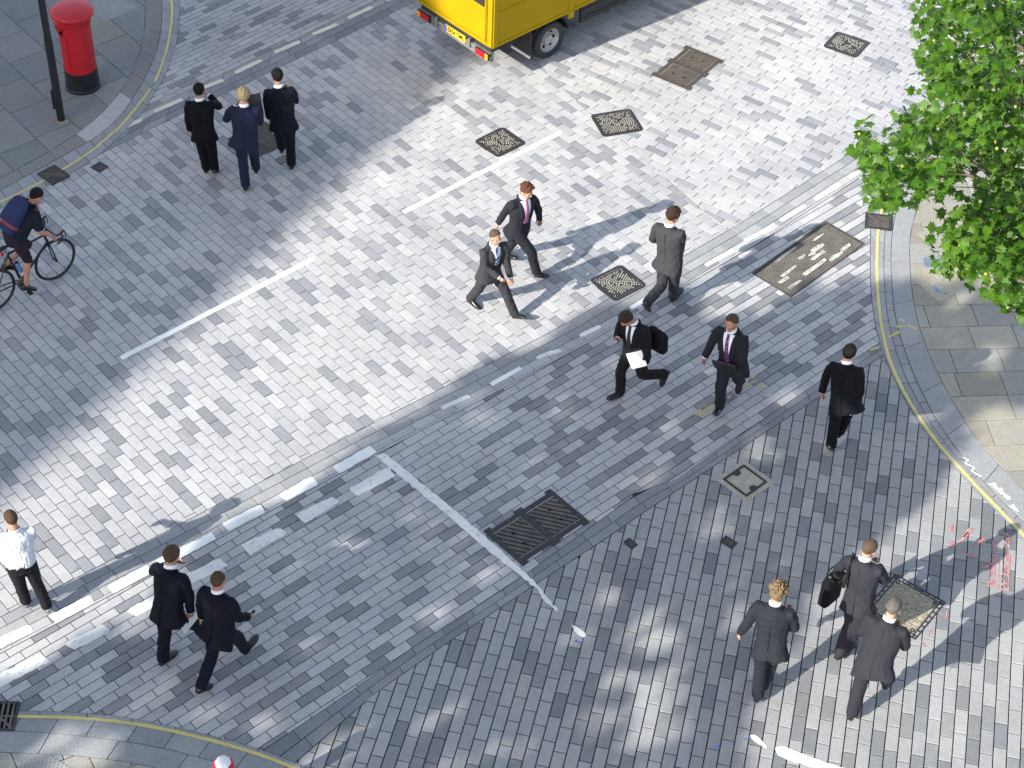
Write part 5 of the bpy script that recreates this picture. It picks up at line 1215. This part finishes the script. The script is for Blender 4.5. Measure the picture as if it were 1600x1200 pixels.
# two walking towards the viewer in the shade
r, J, W = person('person in a dark suit looking down at a phone, satchel behind', P_['P7'], S_['brownblack'], 'h_dark', 'skin2', front=dict(top=.50, bot=.05, w=.07, tie=M['tie_black'], open=True), hairt=.022, seed=17, flare=(0, -.04), palms=dict(l=(1, .3, 0), r=(-.3, 0, 1)), curls=(1.0, 1.0))
carried('mobile_phone', 'black mobile phone in the raised hand of the man who looks down', 'phone', book(.05, .10, .014, M['phone']), W, J['rwr'] + J['rff'] * .09 + Vector((-.005, 0, .015)), frame(J['rff'], Vector((-.3, 0, 1))))
carried('papers', 'white papers under a black strip held by the man who looks down', 'papers', [(a, b, c) for a, b, c in book(.21, .29, .012, M['paper'])] + [('clip_strip', (lambda m: (m.box((0, .13, .002), (.214, .04, .014)), m)[1])(MB()), M['folder'])], W, W.inverted() @ at(994, 560, .86), frame(Vector((.35, .2, .9)), Vector((-.55, .6, .35))))
mb = MB(); mb.tube([(0, 0, -.15), (0, 0, -.13), (0, 0, .10), (0, 0, .14), (0, 0, .16)], [(.17, .05), (.18, .075), (.165, .07), (.13, .05), (.10, .03)], 20, Vector((1, 0, 0)), power=4)
m2 = MB(); b_ = J['hip'] + Vector((-.10, -.25, .14)); Ri = Rz(-.2); m2.tube([Ri @ (p - b_) for p in (b_ + Vector((-.05, .02, .14)), J['lsh'] + J['T'] @ Vector((.05, -.11, -.06)), J['lsh'] + J['T'] @ Vector((.05, -.02, .05)), J['lsh'] + J['T'] @ Vector((.06, .10, -.06)), J['hip'] + J['T'] @ Vector((-.02, .15, .18)))], [(.018, .005)] * 5, 6, Vector((1, 0, 0)))
carried('satchel', 'black satchel hanging at the back of the man who looks down', 'bag', [('bag_body', mb, M['bagcloth']), ('strap', m2, M['bagcloth'])], W, J['hip'] + Vector((-.10, -.25, .14)), Rz(.2))
r, J, W = person('person in a dark suit and striped tie carrying a folder towards the viewer', P_['P8'], S_['slate'], 'h_brown', 'skin2', front=dict(top=.50, bot=.04, w=.075, tie=M['tie_plum'], open=True), hairt=.014, seed=18, hairline=(42, 0, -58), hemlen=1.25, fat=1.08, palms=dict(l=(1, -.2, .2)), curls=(1.0, .5))
carried('document_folder', 'black leather document folder held at the waist of the man in the striped tie', 'folder', book(.32, .23, .022, M['folder'], M['paper']), W, J['lwr'] + Vector((.12, .07, .02)), Rx(D(62)) @ Rz(D(-8)))
# the man walking away on the right
r, J, W = person('black-haired person in a black suit walking away alone near the right kerb', P_['P9'], S_['black'], 'h_black', 'skin2', seed=19, flare=(.07, -.04), hemlen=1.05, fat=1.08)
carried('notebook', 'white notebook in the right hand of the man near the right kerb', 'notebook', book(.022, .22, .15, M['paper']), W, J['rwr'] + J['rff'] * .09 + Vector((-.035, .02, 0)), Rx(.5))
# the trio at the lower right
person('curly fair-haired person in a dark grey suit, left of the near trio', P_['P10'], S_['slate'], 'h_fair', 'skin', hairt=.032, messy=.75, seed=20, flare=(.02, -.05))
r, J, W = person('short-haired person in a grey suit with a shoulder bag, farthest of the near trio', P_['P11'], S_['midgrey'], 'h_cop', 'skin', hairt=.010, seed=21, flare=(.02, -.02), hairline=(40, 0, -56))
mb = MB(); mb.tube([(0, 0, -.30), (0, 0, -.28), (0, 0, .08), (0, 0, .15), (0, 0, .175)], [(.145, .05), (.16, .07), (.16, .07), (.14, .055), (.10, .03)], 20, Vector((0, 1, 0)), power=4.5)
m2 = MB(); a = J['lsh'] + T_ if False else J['lsh']; base = J['lwr'] + Vector((-.04, -.02, -.17))
bk = J['hip'] + J['T'] @ Vector((-.10, -.16, .30)) ; top = J['rsh'] + J['T'] @ Vector((-.06, -.02, .10)); fr = J['hip'] + J['T'] @ Vector((-.02, .17, .32))
tp2 = J['lsh'] + J['T'] @ Vector((.045, -.015, .085))
m2.tube([p - base for p in (base + Vector((.03, -.10, .16)), J['hip'] + J['T'] @ Vector((-.14, -.165, .18)), J['hip'] + J['T'] @ Vector((-.12, -.155, .36)), tp2, J['hip'] + J['T'] @ Vector((-.13, .15, .34)), J['hip'] + J['T'] @ Vector((-.17, .15, .16)), base + Vector((.03, .10, .16)))], [(.006, .022)] * 7, 6, Vector((0, 1, 0)))
m3 = MB(); m3.tube([(-.055, -.07, .16), (-.055, -.05, .23), (-.055, .05, .23), (-.055, .07, .16)], [.009] * 4, 8); m4 = MB(); m4.box((.0, -.085, .17), (.03, .02, .03)); m4.box((-.078, -.03, .02), (.006, .02, .05)); m4.box((-.078, .05, .02), (.006, .02, .05))
carried('shoulder_bag', 'bulky black shoulder bag at the left hip of the farthest near-trio man', 'bag', [('bag_body', mb, M['bagcloth']), ('strap', m2, M['bagcloth']), ('handle', m3, M['bagcloth']), ('buckles', m4, M['buckle'])], W, base, Matrix.Identity(3))
person('grey-haired person in a dark suit with flapping tails, nearest of the near trio', P_['P12'], S_['midgrey'], 'h_grey', 'skin', hairt=.009, seed=22, flare=(.05, -.07), hemlen=1.15, hairline=(38, 0, -56), fat=1.1)
# lower left
person('person in a white shirt and black trousers walking at the left edge', P_['P13'], M['shirtcloth'], 'h_brown', 'skin', jacket=False, trousers=M['trouser_black'], shoes='greyshoe', hairt=.010, seed=23, fat=1.0, hairline=(38, -2, -58))
r, J, W = person('brown-haired person in a black suit, left of the pair at the lower left', P_['P14'], S_['navyblack'], 'h_brown', 'skin', hairt=.018, seed=24, fat=1.02, palms=dict(r=(-1, .2, 0)))
carried('papers', 'thin white papers held by the left man of the lower left pair', 'papers', book(.008, .24, .31, M['paper']), W, J['rwr'] + J['rff'] * .10 + Vector((-.03, -.03, -.04)), Rx(.35))
r, J, W = person('balding person in a black suit holding a phone out, in the lower left pair', P_['P15'], S_['navyblack'], 'h_brown', 'skin2', hairt=.011, bald=.8, seed=25, fat=1.1, flare=(-.03, -.05), hemlen=1.08, hairline=(50, 2, -58), curls=(.7, .9))
carried('mobile_phone', 'black mobile phone in the outstretched hand of the balding man', 'phone', book(.045, .10, .013, M['phone']), W, J['rwr'] + J['rff'] * .105 + Vector((-.02, .01, .02)), frame(J['rff'] + Vector((0, 0, .8)), Vector((-1, 0, 0))))
# ------------------------------------------------------------------ the cyclist and his bicycle
BX, BY, BAZ = (-7.1888, 19.0547, 0.8172)
bk = empty('bicycle', (BX, BY, 0), BAZ - D(90)); tag(bk, 'black drop-bar road bicycle ridden in the shade at the left edge', 'bicycle')
M['bikeblack'] = plain('bike_black', (.010, .010, .011), .35, .1, var=.15); M['alloy'] = plain('alloy', (.35, .35, .36), .35, .8); M['redlens'] = plain('red_lamp', (.5, .01, .02), .2); M['bottleblue'] = plain('blue_bottle', (.10, .22, .48), .3, var=.3, scale=30)
def bwheel(y):
    n = 48; R = .337; mb = MB()
    mb.tube([(0, y + (R - .013) * math.cos(t), R + (R - .013) * math.sin(t)) for t in np.linspace(0, 2 * math.pi, n + 1)], [.014] * (n + 1), 8, Vector((1, 0, 0)), caps=False); w_ = mb.build('wheel', M['blackmatt'], bk, 'all')
    mb = MB(); mb.tube([(0, y + (R - .034) * math.cos(t), R + (R - .034) * math.sin(t)) for t in np.linspace(0, 2 * math.pi, n + 1)], [(.009, .010)] * (n + 1), 6, Vector((1, 0, 0)), caps=False); mb.build('rim', M['bikeblack'], w_, 'all')
    mb = MB()
    for k in range(24):
        t = 2 * math.pi * k / 24; sx = .022 * (1 if k % 2 else -1); mb.bar((sx, y + .018 * math.cos(t + .6), R + .018 * math.sin(t + .6)), (0, y + .30 * math.cos(t), R + .30 * math.sin(t)), .0022, .0022)
    mb.build('spokes', M['alloy'], w_)
    mb = MB(); mb.tube([(-.05, y, R), (.05, y, R)], [.018, .018], 12); mb.build('hub', M['bikeblack'], w_)
bwheel(0); bwheel(1.0)
fr_ = MB(); BBp = Vector((0, .43, .28)); ST = Vector((0, .30, .82)); HT, HB_ = Vector((0, .90, .83)), Vector((0, .93, .69)); 
for a, b, r in ((BBp, ST, .016), (ST, HT, .015), (BBp, HB_, .018), (HT, HB_, .019)): fr_.tube([a, b], [r, r], 10)
for sx in (-1, 1):
    fr_.tube([BBp + Vector((sx * .02, 0, 0)), (sx * .06, 0, .337)], [.011, .009], 8); fr_.tube([ST + Vector((sx * .012, 0, -.03)), (sx * .055, 0, .337)], [.009, .008], 8)
fo = fr_.build('frame', M['bikeblack'], bk, True)
mb = MB()
mb.tube([HB_, HB_ + Vector((0, .012, -.04))], [.02, .022], 8)
for sx in (-1, 1): mb.tube([HB_ + Vector((sx * .02, .01, -.03)), (sx * .05, .965, .52), (sx * .052, 1.0, .337)], [.013, .012, .009], 8)
mb.build('fork', M['bikeblack'], bk, True)
mb = MB(); mb.tube([HT, HT + Vector((0, -.01, .05)), (0, .96, .90)], [.015, .014, .014], 8); mb.tube([(-.21, .96, .90), (.21, .96, .90)], [.0125, .0125], 8)
for sx in (-1, 1): mb.tube([(sx * .20, .96, .90), (sx * .21, 1.03, .90), (sx * .212, 1.06, .86), (sx * .214, 1.04, .79), (sx * .216, .96, .77)], [.014] * 5, 8)
hb_ = mb.build('handlebar', M['bikeblack'], bk, True)
for sx in (-1, 1):
    mb = MB(); mb.tube([(sx * .212, 1.03, .90), (sx * .214, 1.08, .935), (sx * .215, 1.10, .93)], [.014, .016, .010], 8); mb.tube([(sx * .216, 1.095, .925), (sx * .218, 1.11, .86), (sx * .22, 1.10, .80)], [.008, .006, .005], 6); mb.build('brake_lever', M['bikeblack'], hb_)
mb = MB(); mb.tube([(0, .09, .955), (0, .16, .965), (0, .26, .955), (0, .36, .95)], [(.06, .015), (.068, .02), (.035, .018), (.018, .012)], 12, Vector((1, 0, 0))); mb.build('saddle', M['blackmatt'], bk, True)
mb = MB(); mb.tube([ST, (0, .25, .95)], [.0135, .0135], 8); sp_ = mb.build('seat_post', M['alloy'], bk)
mb = MB(); mb.box((0, .225, .87), (.045, .025, .05)); mb.build('rear_light', M['redlens'], sp_)
mb = MB(); mb.lathe((0, 0, 0), [(.10, -.003), (.10, .003)], 32); me = mb.mesh('ring')
for v in me.vertices: v.co = Vector((.045 + v.co.z, .43 + v.co.x, .28 + v.co.y))
cr_ = link('chainset', me, M['alloy'], bk)
for sx, a in ((1, -80), (-1, 100)):
    mb = MB(); e_ = Vector((sx * .075, .43 + .17 * math.cos(D(a)), .28 + .17 * math.sin(D(a)))); mb.bar((sx * .06, .43, .28), e_, .012, .022, (1, 0, 0)); mb.build('crank', M['bikeblack'], cr_)
    mb = MB(); mb.box(e_ + Vector((sx * .05, 0, 0)), (.09, .06, .016)); mb.build('pedal', M['blackmatt'], bk)
r, J, W = person('cyclist in a dark jersey and knee-length shorts, standing on the pedals', P_['CY'], M['tee'], 'h_black', 'skin2', jacket=False, trousers=M['short_plum'], short=True, hairt=.014, seed=31, curls=(1.3, 1.3), palms=dict(l=(0, -.3, -1), r=(0, -.3, -1)), fat=1.06)
# messenger pack on his back
M['packblue'] = cloth('navy_canvas', (.022, .030, .085), bumps=.3); M['packred'] = plain('red_webbing', (.20, .03, .045), .7)
b0 = J['hip'] + J['T'] @ Vector((-.03, -.17, .27)); Tb = J['T']
mb = MB(); mb.tube([(0, 0, -.24), (0, 0, -.22), (0, .0, -.05), (0, .01, .14), (0, .02, .25), (0, .03, .285)], [(.14, .04), (.165, .075), (.175, .085), (.165, .075), (.13, .05), (.08, .02)], 22, Vector((1, 0, 0)), power=3.2)
m2 = MB(); n = 22; ring = [(.180 * math.copysign(abs(math.cos(t)) ** .62, math.cos(t)), .090 * math.copysign(abs(math.sin(t)) ** .62, math.sin(t)), -.12) for t in np.linspace(0, 6.2832, n)]
m2.tube(ring, [(.022, .004)] * n, 6, Vector((0, 0, 1)))
m3 = MB()
for sx in (-1, 1): m3.tube([(sx * .09, .05, .24), (sx * .115, .14, .27), (sx * .13, .27, .20), (sx * .135, .31, .05), (sx * .13, .26, -.10), (sx * .12, .10, -.2)], [(.022, .006)] * 6, 6, Vector((1, 0, 0)))
m4 = MB(); m4.box((-.06, -.093, -.12), (.03, .012, .02))
carried('backpack', 'navy messenger backpack with a red strap on the cyclist', 'backpack', [('pack_body', mb, M['packblue']), ('red_strap', m2, M['packred']), ('shoulder_strap', m3, M['tee']), ('buckle', m4, M['alloy'])], W, b0, Tb)
mb = MB(); mb.lathe((0, 0, 0), [(.034, 0), (.036, .01), (.036, .07), (.031, .085), (.036, .10), (.036, .16), (.022, .18), (.012, .185), (.012, .205)], 16)
c1 = empty('water_bottle', (0, 0, 0)); tag(c1, 'blue water bottle in the cage of the black bicycle', 'bottle')
axd = (ST - BBp).normalized(); Rr = Vector((0, 0, 1)).rotation_difference(axd).to_matrix().to_4x4(); Rr.translation = BBp + axd * .14 + Vector((0, .052, .02))
c1.matrix_world = Matrix.Translation((BX, BY, 0)) @ Matrix.Rotation(BAZ - D(90), 4, 'Z') @ Rr
mb.build('bottle_body', M['bottleblue'], c1, 'all'); m2 = MB(); m2.lathe((0, 0, 0), [(.03, .178), (.03, .19), (.014, .2), (.012, .21)], 14); m2.build('cap', M['blackmatt'], c1)
